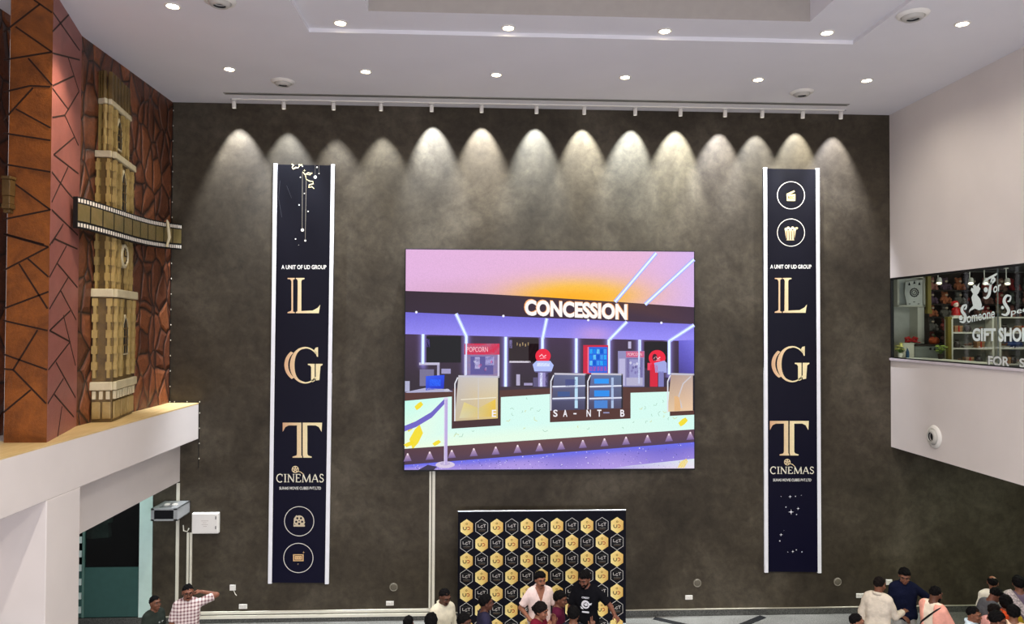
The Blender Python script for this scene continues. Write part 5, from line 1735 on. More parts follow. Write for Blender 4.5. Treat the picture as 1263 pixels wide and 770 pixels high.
for li, z in enumerate(levels):
    if li in (0, 1):
        cnt = 5
    else:
        cnt = 10
    for k in range(cnt):
        ci = (k * 3 + li * 5) % len(TOYC)
        p = Vector((xs0 + 0.17 + k * 0.31, 15.44, z))
        lab = '%s soft toy bear on the %s dark shelf, %s' % (TOYC[ci][1], SHN[li], POSW[k])
        if ci not in proto:
            t = thing('soft_toy', lab, 'soft toy', p, 'soft toys on the dark shelves')
            fm = mat('plush_' + TOYC[ci][1].replace(' ', '_'), TOYC[ci][0], 0.95, noise=0.2, scale=30, bump=0.4)
            m = MB().ell(p + Vector((0, 0, 0.085)), (0.085, 0.075, 0.09))
            m.build('belly', fm, t, p, True)
            hd = MB().ell(p + Vector((0, -0.01, 0.205)), (0.07, 0.065, 0.062)).build('head', fm, t, p, True)
            MB().ell(p + Vector((0, -0.075, 0.192)), (0.03, 0.02, 0.024)).build('muzzle', mat('plush_muzzle', (196, 176, 150), 0.95), hd, p, True)
            for s in (-1, 1):
                MB().ell(p + Vector((s * 0.052, 0, 0.258)), (0.026, 0.016, 0.026), 10, 6).build('ear', fm, hd, p, True)
                MB().tube([p + Vector((s * 0.07, -0.03, 0.13)), p + Vector((s * 0.11, -0.06, 0.08))], [0.034, 0.03], 10).build('arm', fm, t, p, True)
                MB().tube([p + Vector((s * 0.05, -0.04, 0.035)), p + Vector((s * 0.075, -0.12, 0.035))], [0.035, 0.034], 10).build('leg', fm, t, p, True)
            proto[ci] = t
        else:
            copy_thing(proto[ci], p, lab)

# white glass-fronted shelf units with goods
UN = ['the near white unit', 'the far white unit']
for ui, (x0, x1) in enumerate(((1173.5, 1226), (1233, 1275))):
    Yu = 14.4
    a, b_ = S_(x0, 452, Yu), S_(x1, 391, Yu)
    u = thing('shelf_unit', 'white three level shelf unit in the gift shop, ' + ('near the olive brown post' if ui == 0 else 'at the right edge of the photo'), 'shelves', ((a.x + b_.x) / 2, Yu + 0.1, 4.2), 'white shelf units')
    MB().box((a.x, Yu + 0.2, 4.2), (b_.x, Yu + 0.22, b_.z)).build('back_panel', mat('unit_back', (112, 112, 102), 0.5), u, u.location)
    for xx in (a.x, b_.x - 0.04):
        MB().box((xx, Yu, 4.2), (xx + 0.04, Yu + 0.2, b_.z)).build('side_panel', SHW, u, u.location)
    zs = [b_.z - (b_.z - 4.2) * f_ for f_ in (0.0, 0.17, 0.345, 0.52, 0.8)]
    for z in zs:
        MB().box((a.x + 0.04, Yu, z - 0.03), (b_.x - 0.04, Yu + 0.2, z)).build('shelf', SHW, u, u.location)
    rg = random.Random(ui + 5)
    for li, z in enumerate(zs[1:4]):
        for k in range(3):
            p = Vector((a.x + 0.18 + k * (b_.x - a.x - 0.3) / 2.6, Yu + 0.09, z))
            typ = (k + li + ui) % 3
            where = '%s on the %s shelf of %s' % (('first', 'second', 'third')[k], ('upper', 'middle', 'lower')[li], UN[ui])
            if typ == 0:
                t = thing('gift_box', 'brown ribboned gift box, ' + where, 'box', p)
                MB().box(p + Vector((-0.08, -0.06, 0)), p + Vector((0.08, 0.06, 0.1))).build('box_body', mat('kraft_brown', (150, 110, 76), 0.7), t, p, bevel=0.004)
                MB().box(p + Vector((-0.085, -0.065, 0.1)), p + Vector((0.085, 0.065, 0.13))).build('lid', mat('kraft_lid', (172, 132, 92), 0.7), t, p, bevel=0.004)
                MB().box(p + Vector((-0.012, -0.068, 0.0)), p + Vector((0.012, -0.06, 0.132))).build('ribbon', RED, t, p)
            elif typ == 1:
                t = thing('vase', 'dark glazed vase, ' + where, 'vase', p)
                MB().lathe(p, (0, 0, 1), [(0.0, 0.0), (0.04, 0.0), (0.065, 0.05), (0.06, 0.09), (0.028, 0.13), (0.03, 0.155), (0.038, 0.165), (0.02, 0.15)], 18).build('vase_body', mat('dark_glaze', (70, 62, 60), 0.25, noise=0.2), t, p, True)
                MB().torus(p + Vector((0, 0, 0.13)), (0, 0, 1), 0.03, 0.005, 18, 6).build('collar_ring', STEEL, t, p, True)
            else:
                t = thing('trinket_dish', 'dish of brown trinkets, ' + where, 'dish', p)
                MB().lathe(p, (0, 0, 1), [(0.0, 0.0), (0.05, 0.0), (0.1, 0.04), (0.105, 0.045), (0.09, 0.035), (0.0, 0.015)], 20).build('dish', SHW, t, p, True)
                m = MB()
                for q_ in range(9):
                    m.ell(p + Vector((0.05 * math.cos(q_ * 2.4), 0.05 * math.sin(q_ * 2.4), 0.045 + 0.02 * (q_ % 3))), (0.024, 0.024, 0.02), 8, 5)
                t2_ = m.build('trinkets', mat('trinket_brown', (120, 84, 60), 0.5, noise=0.3), t, p, True); t2_['kind'] = 'stuff'
    if ui == 0:
        # red haired doll on top
        pd = Vector((S_(1178, 391, Yu + 0.12).x, Yu + 0.1, b_.z))
        d = thing('red_doll', 'red haired doll in a red suit sitting on the near white shelf unit', 'doll', pd)
        MB().box(pd + Vector((-0.09, -0.07, 0)), pd + Vector((0.09, 0.07, 0.03))).build('base', SHW, d, pd, bevel=0.005)
        MB().lathe(pd + Vector((0, 0, 0.03)), (0, 0, 1), [(0.0, 0), (0.085, 0.0), (0.08, 0.06), (0.05, 0.14), (0.035, 0.165), (0.0, 0.17)], 18).build('suit', RED, d, pd, True)
        hd = MB().ell(pd + Vector((0, -0.01, 0.245)), (0.05, 0.05, 0.055)).build('head', mat('doll_face', (232, 206, 190), 0.5), d, pd, True)
        m = MB()
        for k in range(14):
            a_ = 2 * PI * k / 14
            m.ell(pd + Vector((0.052 * math.cos(a_), 0.02 + 0.03 * math.sin(a_), 0.27 + 0.03 * math.sin(a_ * 2))), (0.03, 0.03, 0.028), 8, 5)
        m.ell(pd + Vector((0, 0.01, 0.3)), (0.055, 0.05, 0.03), 10, 6)
        m.build('hair', mat('doll_hair', (186, 30, 30), 0.7), hd, pd, True)
        for s in (-1, 1):
            MB().tube([pd + Vector((s * 0.045, 0, 0.17)), pd + Vector((s * 0.09, -0.03, 0.13)), pd + Vector((s * 0.1, -0.06, 0.16))], [0.02, 0.02, 0.016], 8).build('arm', RED, d, pd, True)
            MB().ell(pd + Vector((s * 0.018, -0.055, 0.25)), (0.006, 0.006, 0.008), 8, 5).build('eye', BLACK, hd, pd, True)
        # folded white bag below the lettering
    if ui == 1:
        pd = Vector((a.x + 0.35, Yu + 0.14, zs[2]))
        t = thing('blue_cushion', 'dark blue satin cushion on the middle shelf of the far white unit', 'cushion', pd)
        MB().ell(pd + Vector((0, -0.07, 0.07)), (0.2, 0.09, 0.075), 18, 10).build('cover', mat('blue_satin', (40, 58, 104), 0.4, noise=0.2), t, pd, True)
        MB().torus(pd + Vector((0, -0.07, 0.07)), (0, 1, 0.2), 0.12, 0.006, 24, 6).build('piping', mat('piping_blue', (70, 90, 140), 0.5), t, pd, True)

# spotlights under the shop ceiling
for i, (px, py, lab) in enumerate(((1157, 347, 'nearest the wall cupboard'), (1196, 344, 'second from the wall cupboard'), (1214, 341, 'behind the word For'), (1241, 339, 'at the right edge of the photo'))):
    p = S_(px, py, 14.6)
    top = Vector((p.x, 14.6, 7.06))
    lab = 'white spotlight under the gift shop ceiling, ' + lab
    if i == 0:
        hs = thing('shop_spotlight', lab, 'spotlight', top, 'gift shop spotlights')
        L = 7.06 - p.z
        MB().cyl(top, top + Vector((0, 0, -0.02)), 0.045, n=16).build('base', PLASTIC, hs, top, True)
        MB().cyl(top + Vector((0, 0, -0.02)), top + Vector((0, 0, -L + 0.05)), 0.01, n=8).build('stem', PLASTIC, hs, top, True)
        c = top + Vector((0.03, 0, -L + 0.06))
        MB().lathe(c, Vector((-0.4, -0.5, -1)), [(0.0, 0), (0.035, 0), (0.045, 0.02), (0.055, 0.13), (0.05, 0.132), (0.045, 0.1)], 18).build('housing', PLASTIC, hs, top, True)
        MB().lathe(c, Vector((-0.4, -0.5, -1)), [(0.0, 0.105), (0.047, 0.105), (0.047, 0.1)], 14).build('lens', mat_lamp('shop_spot_lens', (255, 246, 226), 3.0), hs, top, True)
    else:
        copy_thing(hs, top, lab)

# ------------------------------------------------------------------ people
# Every body is one continuous surface grown from a smooth distance field; hair and clothing are its children.
def smin(a, b, k):
    h = np.clip(0.5 + 0.5 * (b - a) / k, 0, 1)
    return b + (a - b) * h - k * h * (1 - h)


class Cap:                     # tapered limb segment
    def __init__(s, a, b, ra, rb, k=0.02, sub=False, flat=False):
        s.a, s.b, s.ra, s.rb, s.k, s.sub, s.flat = np.array(a, float), np.array(b, float), ra, rb, k, sub, flat

    def box(s):
        r = max(s.ra, s.rb)
        return np.minimum(s.a, s.b) - r, np.maximum(s.a, s.b) + r

    def d(s, x, y, z):
        ba = s.b - s.a
        q = ba.dot(ba) + 1e-12
        px, py, pz = x - s.a[0], y - s.a[1], z - s.a[2]
        t = (px * ba[0] + py * ba[1] + pz * ba[2]) / q
        h = np.clip(t, 0, 1)
        dd = np.sqrt((px - h * ba[0]) ** 2 + (py - h * ba[1]) ** 2 + (pz - h * ba[2]) ** 2) - (s.ra + (s.rb - s.ra) * h)
        if s.flat:
            dd = np.maximum(dd, (t - 1) * math.sqrt(q))
        return dd


class Ell:
    def __init__(s, c, r, k=0.02, sub=False, M=None):
        s.c, s.r, s.k, s.sub, s.M = np.array(c, float), np.array(r, float), k, sub, M

    def box(s):
        m = s.r.max() if s.M is not None else s.r
        return s.c - m, s.c + m

    def d(s, x, y, z):
        px, py, pz = x - s.c[0], y - s.c[1], z - s.c[2]
        if s.M is not None:
            M = s.M.T
            px, py, pz = (M[0, 0] * px + M[0, 1] * py + M[0, 2] * pz, M[1, 0] * px + M[1, 1] * py + M[1, 2] * pz, M[2, 0] * px + M[2, 1] * py + M[2, 2] * pz)
        k0 = np.sqrt((px / s.r[0]) ** 2 + (py / s.r[1]) ** 2 + (pz / s.r[2]) ** 2)
        k1 = np.sqrt((px / s.r[0] ** 2) ** 2 + (py / s.r[1] ** 2) ** 2 + (pz / s.r[2] ** 2) ** 2) + 1e-9
        return k0 * (k0 - 1) / k1


def field(prims, lo, hi, vs, grow=0.0, cut=None):
    n = np.maximum(np.ceil((np.array(hi) - lo) / vs).astype(int) + 1, 4)
    ax = [lo[i] + vs * np.arange(n[i]) for i in range(3)]
    D = np.full(n, 0.3, np.float32)
    pad = 0.09 + grow
    for p in prims:
        b0, b1 = p.box()
        i0 = np.clip(np.floor((b0 - pad - lo) / vs).astype(int), 0, n)
        i1 = np.clip(np.ceil((b1 + pad - lo) / vs).astype(int) + 1, 0, n)
        if (i1 <= i0).any():
            continue
        sl = tuple(slice(i0[i], i1[i]) for i in range(3))
        d = p.d(ax[0][sl[0]][:, None, None], ax[1][sl[1]][None, :, None], ax[2][sl[2]][None, None, :]) - (0 if p.sub else grow)
        D[sl] = -smin(-D[sl], d, p.k) if p.sub else smin(D[sl], d, p.k)
    if cut is not None:
        D = np.maximum(D, cut(ax[0][:, None, None], ax[1][None, :, None], ax[2][None, None, :]))
    return D


def surface(D, lo, vs):
    """surface nets: quads around the zero level of D"""
    D = D.copy()
    D[[0, -1]] = 0.1; D[:, [0, -1]] = 0.1; D[:, :, [0, -1]] = 0.1
    n = D.shape
    c = [s - 1 for s in n]
    acc = np.zeros((*c, 3), np.float32); cnt = np.zeros(c, np.float32)
    corner = lambda i, j, k: D[i:i + c[0], j:j + c[1], k:k + c[2]]
    offs = [(0, 0), (0, 1), (1, 0), (1, 1)]
    for a in range(3):
        for u, v in offs:
            p = [0, 0, 0]; q = [0, 0, 0]
            o = [t for t in range(3) if t != a]
            p[o[0]] = q[o[0]] = u; p[o[1]] = q[o[1]] = v; q[a] = 1
            d0, d1 = corner(*p), corner(*q)
            m = (d0 < 0) != (d1 < 0)
            t = np.where(m, d0 / np.where(m, d0 - d1, 1), 0)
            for ax in range(3):
                acc[..., ax] += np.where(m, p[ax] + (t if ax == a else 0), 0)
            cnt += m
    act = cnt > 0
    idx = np.full(c, -1, np.int64)
    idx[act] = np.arange(act.sum())
    base = np.argwhere(act)
    V = np.array(lo) + vs * (base + acc[act] / cnt[act][:, None])
    F = []
    for a in range(3):
        b_, c_ = [t for t in range(3) if t != a]
        s0 = [slice(None)] * 3; s1 = [slice(None)] * 3
        s0[a] = slice(0, n[a] - 1); s1[a] = slice(1, n[a])
        A, B = D[tuple(s0)] < 0, D[tuple(s1)] < 0
        for flip, M in ((False, A & ~B), (True, ~A & B)):
            P = np.argwhere(M)
            if not len(P):
                continue
            P = P[(P[:, b_] > 0) & (P[:, c_] > 0) & (P[:, b_] < c[b_]) & (P[:, c_] < c[c_])]
            eb = np.zeros(3, int); eb[b_] = 1
            ec = np.zeros(3, int); ec[c_] = 1
            g = lambda Q: idx[Q[:, 0], Q[:, 1], Q[:, 2]]
            q = np.stack([g(P), g(P - eb), g(P - eb - ec), g(P - ec)], 1)
            if not flip:
                q = q[:, ::-1]
            if a == 1:
                q = q[:, ::-1]
            F.append(q)
    F = np.concatenate(F) if F else np.zeros((0, 4), int)
    return V, F[:, ::-1]


def mesh_np(name, parts, m, parent, col=None):
    """parts: list of (verts, quads, material index)"""
    me = bpy.data.meshes.new(name)
    V = np.concatenate([p[0] for p in parts])
    F, o, mi = [], 0, []
    for v, f, k in parts:
        F.append(f + o); mi += [k] * len(f); o += len(v)
    F = np.concatenate(F)
    me.vertices.add(len(V)); me.vertices.foreach_set('co', V.astype(np.float32).ravel())
    me.loops.add(F.size); me.loops.foreach_set('vertex_index', F.astype(np.int32).ravel())
    me.polygons.add(len(F)); me.polygons.foreach_set('loop_start', np.arange(0, F.size, 4, dtype=np.int32))
    me.polygons.foreach_set('use_smooth', [True] * len(F))
    for x in (m if isinstance(m, (list, tuple)) else [m]):
        me.materials.append(x)
    me.polygons.foreach_set('material_index', mi)
    me.update(calc_edges=True)
    ob = bpy.data.objects.new(name, me)
    COL.objects.link(ob)
    ob.parent = parent
    return ob


def unit(v):
    v = np.array(v, float)
    return v / np.linalg.norm(v)


def hand_prims(w, d, palm, side, curl, s):
    """w wrist, d pointing direction, palm normal, side: thumb side direction; curl per finger, index first"""
    d, palm = unit(d), unit(palm)
    lat = unit(np.cross(palm, d))
    if lat.dot(side) < 0:
        lat = -lat             # towards the thumb
    P = []
    for t in (-0.028, -0.009, 0.010, 0.027):
        P.append(Cap(w + lat * t * 0.7 * s, w + d * 0.082 * s + lat * t * s, 0.013 * s, 0.0115 * s, 0.014))
    for i, (t, L) in enumerate(((0.029, 0.072), (0.010, 0.081), (-0.010, 0.075), (-0.028, 0.058))):
        p = w + d * (0.084 - 0.004 * abs(i - 1)) * s + lat * t * s
        ang = 0.0
        dirn = unit(d + lat * t * (2.2 if curl[i] < 0.2 else 0.6))
        for k, fr in enumerate((0.46, 0.31, 0.25)):
            ang += curl[i] * (1.0, 1.25, 0.8)[k]
            v = dirn * math.cos(ang) + palm * math.sin(ang)
            q = p + v * L * fr * s
            P.append(Cap(p, q, (0.0095 - 0.001 * k) * s, (0.0088 - 0.001 * k) * s, 0.004))
            p = q
    b = w + d * 0.022 * s + lat * 0.026 * s
    q = b + unit(lat * 0.75 + d * 0.7 + palm * 0.25) * 0.042 * s
    P.append(Cap(b, q, 0.013 * s, 0.0105 * s, 0.01))
    P.append(Cap(q, q + unit(lat * 0.25 + d * 0.9 + palm * (0.25 + 0.5 * curl[0])) * 0.034 * s, 0.0102 * s, 0.0085 * s, 0.004))
    return P


def rotm(yaw, pitch, roll=0.0):
    cy, sy = math.cos(yaw), math.sin(yaw)
    cp, sp = math.cos(pitch), math.sin(pitch)
    cr, sr = math.cos(roll), math.sin(roll)
    return np.array([[cy, -sy, 0], [sy, cy, 0], [0, 0, 1]]) @ np.array([[1, 0, 0], [0, cp, -sp], [0, sp, cp]]) @ np.array([[cr, 0, sr], [0, 1, 0], [-sr, 0, cr]])


HAIR = mat('black_hair', (13, 11, 11), 0.85, noise=0.3, scale=60, bump=0.5, bscale=90, spec=0.12)
HAIRB = mat('brown_black_hair', (22, 16, 14), 0.85, noise=0.3, scale=60, bump=0.5, bscale=90, spec=0.12)
EYEW = mat('eye_white', (96, 84, 76), 0.6)
LIP = mat('lip', (134, 78, 68), 0.5)
SHOE = mat('shoe_black', (30, 27, 26), 0.45)


def skin(c):
    return mat('skin_%d_%d_%d' % c, c, 0.5, noise=0.05, scale=20)


def cloth(c, noise=0.08):
    return mat('cloth_%d_%d_%d' % c, c, 0.9, noise=noise, scale=18, bump=0.35, bscale=28, spec=0.08)


PEOPLE = []


def person(label, px, py, h, yaw, sk=(124, 82, 62), shirt=(40, 40, 44), pants=(52, 52, 60), sleeve='short', hair='short', hyaw=0.0, hpitch=8.0, hroll=0.0, lean=0.0,
           La=None, Ra=None, Lc=0.35, Rc=0.35, beard=False, moustache=False, glasses=False, collar=False, vneck=False, hem=0.50, shirt_mat=None, extra=None, slim=1.0, hairmat=None, Lpalm=None, Rpalm=None):
    """px, py: where the top of the head shows; yaw 0 faces the camera side, +90 the right. La / Ra: (upper arm dir, forearm dir, hand dir or None) in the body's frame"""
    s = h / 1.7
    p = on_z(px, py, h * 1.005)
    root = thing('person', label, 'person', (p.x, p.y, 0), None, math.radians(yaw))
    th = math.radians(lean)
    piv = np.array([0, 0, 0.93])
    Rl = np.array([[1, 0, 0], [0, math.cos(th), -math.sin(th)], [0, math.sin(th), math.cos(th)]])

    def J(x, y, z):
        v = np.array([x * slim if abs(x) < 0.2 else x, y, z], float)
        if z > 0.93:
            v = piv + Rl @ (v - piv)
        return v * s

    J0 = lambda x, y, z: np.array([x, y, z], float) * s
    body, tors, legs = [], [], []
    # torso: rounded bars, broad at the chest, narrower at the waist
    for z, hw, r in ((0.93, 0.085, 0.108), (1.05, 0.070, 0.098), (1.17, 0.074, 0.099), (1.28, 0.086, 0.100)):
        tors.append(Cap(J(-hw, 0, z), J(hw, 0, z), r * s, r * s, 0.06))
    tors.append(Cap(J(-0.118, 0.005, 1.385), J(0.118, 0.005, 1.385), 0.060 * s, 0.060 * s, 0.07))
    tors.append(Cap(J(-0.08, 0.01, 1.41), J(0.08, 0.01, 1.41), 0.05 * s, 0.05 * s, 0.06))
    body += tors
    neck = [Cap(J(0, 0.012, 1.40), J(0, -0.008, 1.52), 0.06 * s, 0.053 * s, 0.035)]
    body += neck
    lj = []
    for sx in (-1, 1):
        hip, kn, an = J0(sx * 0.088, 0, 0.90), J0(sx * 0.095, -0.015 - 0.01 * sx, 0.49), J0(sx * 0.10, 0.02 - 0.02 * sx, 0.085)
        legs += [Cap(hip, kn, 0.088 * s, 0.058 * s, 0.03), Cap(kn, an, 0.056 * s, 0.038 * s, 0.02)]
        body += [Cap(an, an + np.array([sx * 0.012, -0.13, -0.045]) * s, 0.036 * s, 0.026 * s, 0.02)]
        lj.append(an)
    body += legs
    # arms
    upper, fore, hands, wr = [], [], [], []
    for sx, spec in ((1, La), (-1, Ra)):
        if spec is None:
            spec = ((0.20, 0.02, -1), (0.06, -0.22, -1), None)
        ud, fd, hd = unit(spec[0]) * [sx, 1, 1], unit(spec[1]) * [sx, 1, 1], spec[2]
        ud, fd = Rl @ ud, Rl @ fd
        hd = fd if hd is None else Rl @ (unit(hd) * [sx, 1, 1])
        sh = J(sx * 0.158, 0.005, 1.375)
        el = sh + ud * 0.285 * s
        wrp = el + fd * 0.245 * s
        upper.append((Cap(sh, el, 0.050 * s, 0.040 * s, 0.035), sh, el))
        fore.append((Cap(el, wrp, 0.041 * s, 0.027 * s, 0.012), el, wrp))
        curl = Lc if sx == 1 else Rc
        curl = curl if isinstance(curl, (list, tuple)) else [curl] * 4
        pl = Lpalm if sx == 1 else Rpalm
        pn = (np.array([-sx * 1.0, 0, 0.0]) if abs(hd[2]) > 0.6 else np.array([-sx * 0.3, 0.2, -1.0])) if pl is None else np.array(pl, float)
        pn = pn - hd * pn.dot(hd)
        if np.linalg.norm(pn) < 0.15:
            pn = np.cross(hd, [0, 0.3, 1.0])
        side = np.array([0, -1.0, 0.15]) if abs(hd[2]) > 0.6 else np.array([-sx * 0.6, 0, 1.0])
        hands.append((hand_prims(wrp, hd, pn, side, curl, s), wrp, hd))
        body += [upper[-1][0], fore[-1][0]]
        wr.append((wrp, hd))
    # head
    hM = Rl @ rotm(math.radians(hyaw), math.radians(-hpitch) * -1, math.radians(hroll))
    nb = J(0, -0.008, 1.50)
    hc = nb + hM @ (np.array([0, -0.022, 0.085]) * s)
    H = lambda x, y, z: hc + hM @ (np.array([x, y, z]) * s)
    head = [Ell(H(0, 0.012, 0.02), np.array([0.075, 0.094, 0.095]) * s, 0.02, M=hM), Ell(H(0, -0.032, -0.05), np.array([0.056, 0.058, 0.062]) * s, 0.03, M=hM), Ell(H(0, -0.066, -0.093), np.array([0.026, 0.02, 0.02]) * s, 0.025, M=hM)]
    head += [Cap(H(0, 0.03, -0.06), nb + (J(0, 0.012, 1.40) - nb) * 0.6, 0.052 * s, 0.055 * s, 0.03)]
    for sx in (-1, 1):
        head += [Cap(H(sx * 0.012, -0.083, 0.036), H(sx * 0.05, -0.068, 0.034), 0.013 * s, 0.012 * s, 0.012), Ell(H(sx * 0.043, -0.062, -0.028), np.array([0.022, 0.02, 0.02]) * s, 0.02, M=hM)]
        head += [Ell(H(sx * 0.031, -0.093, 0.012), np.array([0.017, 0.014, 0.011]) * s, 0.010, sub=True, M=hM)]
        head += [Ell(H(sx * 0.080, 0.012, -0.004), np.array([0.011, 0.021, 0.032]) * s, 0.006, M=hM), Ell(H(sx * 0.088, 0.010, -0.002), np.array([0.006, 0.011, 0.018]) * s, 0.004, sub=True, M=hM)]
    head += [Cap(H(0, -0.084, 0.02), H(0, -0.105, -0.026), 0.008 * s, 0.0125 * s, 0.010)]
    for sx in (-1, 1):
        head += [Ell(H(sx * 0.012, -0.094, -0.03), np.array([0.009, 0.010, 0.008]) * s, 0.006, M=hM)]
    head += [Ell(H(0, -0.086, -0.062), np.array([0.026, 0.011, 0.007]) * s, 0.008, M=hM), Ell(H(0, -0.084, -0.073), np.array([0.022, 0.011, 0.007]) * s, 0.006, M=hM)]
    body_f = body
    allb = np.array([q for pr in body_f for q in pr.box()])
    lo, hi = allb.min(0) - 0.05, allb.max(0) + 0.05
    vs = 0.0125
    # the distance field of the whole body; head and hands are sampled finer and run into it
    parts = []
    V, F = surface(field(body_f, lo, hi, vs), lo, vs)
    parts.append((V, F, 0))
    hb = np.array([q for pr in head for q in pr.box()])
    lo, hi = hb.min(0) - 0.03, hb.max(0) + 0.03
    V, F = surface(field(head, lo, hi, 0.0055), lo, 0.0055)
    parts.append((V, F, 0))
    for hp, wrp, hd in hands:
        hp = hp + [Cap(wrp - hd * 0.0, wrp - unit(hd) * 0.03, 0.0265 * s, 0.027 * s, 0.015)]
        hb = np.array([q for pr in hp for q in pr.box()])
        lo, hi = hb.min(0) - 0.02, hb.max(0) + 0.02
        V, F = surface(field(hp, lo, hi, 0.0042), lo, 0.0042)
        parts.append((V, F, 0))
    SK = skin(sk)
    bo = mesh_np('body', parts, SK, root)
    hm = hairmat or HAIR
    # eyes, brows, lips
    me = MB()
    for sx in (-1, 1):
        me.ell(H(sx * 0.031, -0.0745, 0.012), (0.0125 * s,) * 3, 10, 7, 0)
        me.ell(H(sx * 0.031, -0.0815, 0.012), (0.0075 * s,) * 3, 8, 6, 1)
    me.build('eyes', [EYEW, DARK], root, (0, 0, 0), True)
    me = MB()
    for sx in (-1, 1):
        me.tube([H(sx * 0.012, -0.0955, 0.034), H(sx * 0.032, -0.093, 0.042), H(sx * 0.053, -0.078, 0.036)], [0.004 * s, 0.005 * s, 0.003 * s], 6)
    me.build('eyebrows', hm, root, (0, 0, 0), True)
    me = MB()
    me.tube([H(-0.024, -0.089, -0.066), H(-0.01, -0.0965, -0.064), H(0.01, -0.0965, -0.064), H(0.024, -0.089, -0.066)], [0.002 * s, 0.0042 * s, 0.0042 * s, 0.002 * s], 6)
    me.build('lips', LIP, root, (0, 0, 0), True)
    # hair
    hi_ = np.array(hc) + 0.30 * s
    lo_ = np.array(hc) - 0.42 * s

    def loc(x, y, z):
        px_, py_, pz_ = x - hc[0], y - hc[1], z - hc[2]
        M = hM.T / s
        return [M[i, 0] * px_ + M[i, 1] * py_ + M[i, 2] * pz_ for i in range(3)]

    big = 0.0 if hair in ('short', 'bald') else 0.012
    hp = [Ell(H(0, 0.016, 0.026), np.array([0.083 + big, 0.100 + big, 0.100 + big]) * s, 0.01, M=hM)]
    if hair == 'quiff':
        hp += [Ell(H(0.01, -0.045, 0.10), np.array([0.06, 0.05, 0.035]) * s, 0.03, M=hM)]
    if hair == 'long':
        hp += [Cap(H(0, 0.075, 0.0), J(0, 0.105, 1.32), 0.07 * s, 0.055 * s, 0.05), Cap(H(0.06, 0.03, 0.0), H(0.075, 0.045, -0.16), 0.035 * s, 0.03 * s, 0.03), Cap(H(-0.06, 0.03, 0.0), H(-0.075, 0.045, -0.16), 0.035 * s, 0.03 * s, 0.03)]
    if hair == 'bun':
        hp += [Ell(H(0, 0.115, 0.0), np.array([0.045, 0.04, 0.045]) * s, 0.02, M=hM)]

    def cut(x, y, z):
        a, b_, c_ = loc(x, y, z)
        line = np.maximum((b_ + 0.082) * -0.70 + 0.066, -0.075) + 0.02 * np.exp(-((b_ + 0.035) / 0.03) ** 2)       # forehead to nape
        if hair in ('long', 'bun'):
            line = np.where(b_ > 0.0, -0.8, np.maximum(line, 0.0))
            line = np.where(b_ > 0.0, -0.8, (b_ + 0.09) * -0.9 + 0.06)
        rag = 0.008 * np.sin(a * 90 + b_ * 70) * np.cos(b_ * 110 + c_ * 60)
        d = (line + rag - c_) * s * 0.82
        if hair == 'bald':
            top = 0.052 - np.sqrt(a ** 2 + (b_ - 0.0) ** 2 * 0.6)
            d = np.maximum(d, np.minimum(top, (c_ - 0.03)) * s)
        return d

    Df = field(hp, lo_, hi_, 0.0075)
    gx = [lo_[i] + 0.0075 * np.arange(Df.shape[i]) for i in range(3)]
    cv = cut(gx[0][:, None, None], gx[1][None, :, None], gx[2][None, None, :])
    Df = np.maximum(Df + 0.013 * s * np.exp(np.minimum(cv, 0) / (0.016 * s)), cv)
    V, F = surface(Df, lo_, 0.0075)
    rg = np.random.RandomState(len(label))
    V = V + (V - hc) * (0.05 * np.sin(V[:, :1] * 95 + V[:, 1:2] * 70 + yaw) * np.sin(V[:, 2:3] * 80 + V[:, :1] * 40 + len(label)) + 0.03 * np.sin(V[:, :1] * 230 + V[:, 1:2] * 190) * np.sin(V[:, 2:3] * 210))
    mesh_np('hair', [(V, F, 0)], hm, root)
    if beard:
        def bc(x, y, z):
            a, b_, c_ = loc(x, y, z)
            mouth = 0.022 - np.sqrt((a / 1.3) ** 2 + ((c_ + 0.068) * 1.5) ** 2)
            return np.maximum(np.maximum((c_ + 0.03 + 0.4 * np.abs(b_ + 0.09) * 0) * s, (b_ - 0.015) * s), mouth * s * 0.8)
        bp = [Ell(H(0, -0.032, -0.053), np.array([0.062, 0.066, 0.068]) * s, 0.02, M=hM), Ell(H(0, -0.068, -0.096), np.array([0.034, 0.029, 0.028]) * s, 0.025, M=hM)]
        V, F = surface(field(bp, lo_, hi_, 0.007, 0.0, bc), lo_, 0.007)
        mesh_np('beard', [(V, F, 0)], hm, root)
    if moustache or beard:
        me = MB()
        me.tube([H(-0.032, -0.083, -0.060), H(-0.014, -0.098, -0.050), H(0, -0.100, -0.048), H(0.014, -0.098, -0.050), H(0.032, -0.083, -0.060)], [0.004 * s, 0.0075 * s, 0.007 * s, 0.0075 * s, 0.004 * s], 8)
        me.build('moustache', hm, root, (0, 0, 0), True)
    if glasses:
        me = MB()
        R_ = lambda v: Vector(hM @ np.array(v))
        for sx in (-1, 1):
            me.torus(H(sx * 0.033, -0.104, 0.008), R_((0, 1, 0)), 0.025 * s, 0.0026 * s, 18, 6)
            me.tube([H(sx * 0.057, -0.100, 0.014), H(sx * 0.082, -0.06, 0.016), H(sx * 0.086, 0.02, 0.012)], 0.0024 * s, 6)
        me.tube([H(-0.009, -0.106, 0.012), H(0.009, -0.106, 0.012)], 0.0026 * s, 6)
        me.build('glasses', BLACK, root, (0, 0, 0), True)
    # shirt: torso and sleeves, a finger's breadth over the body, cut at neck and hem
    sp = list(tors)
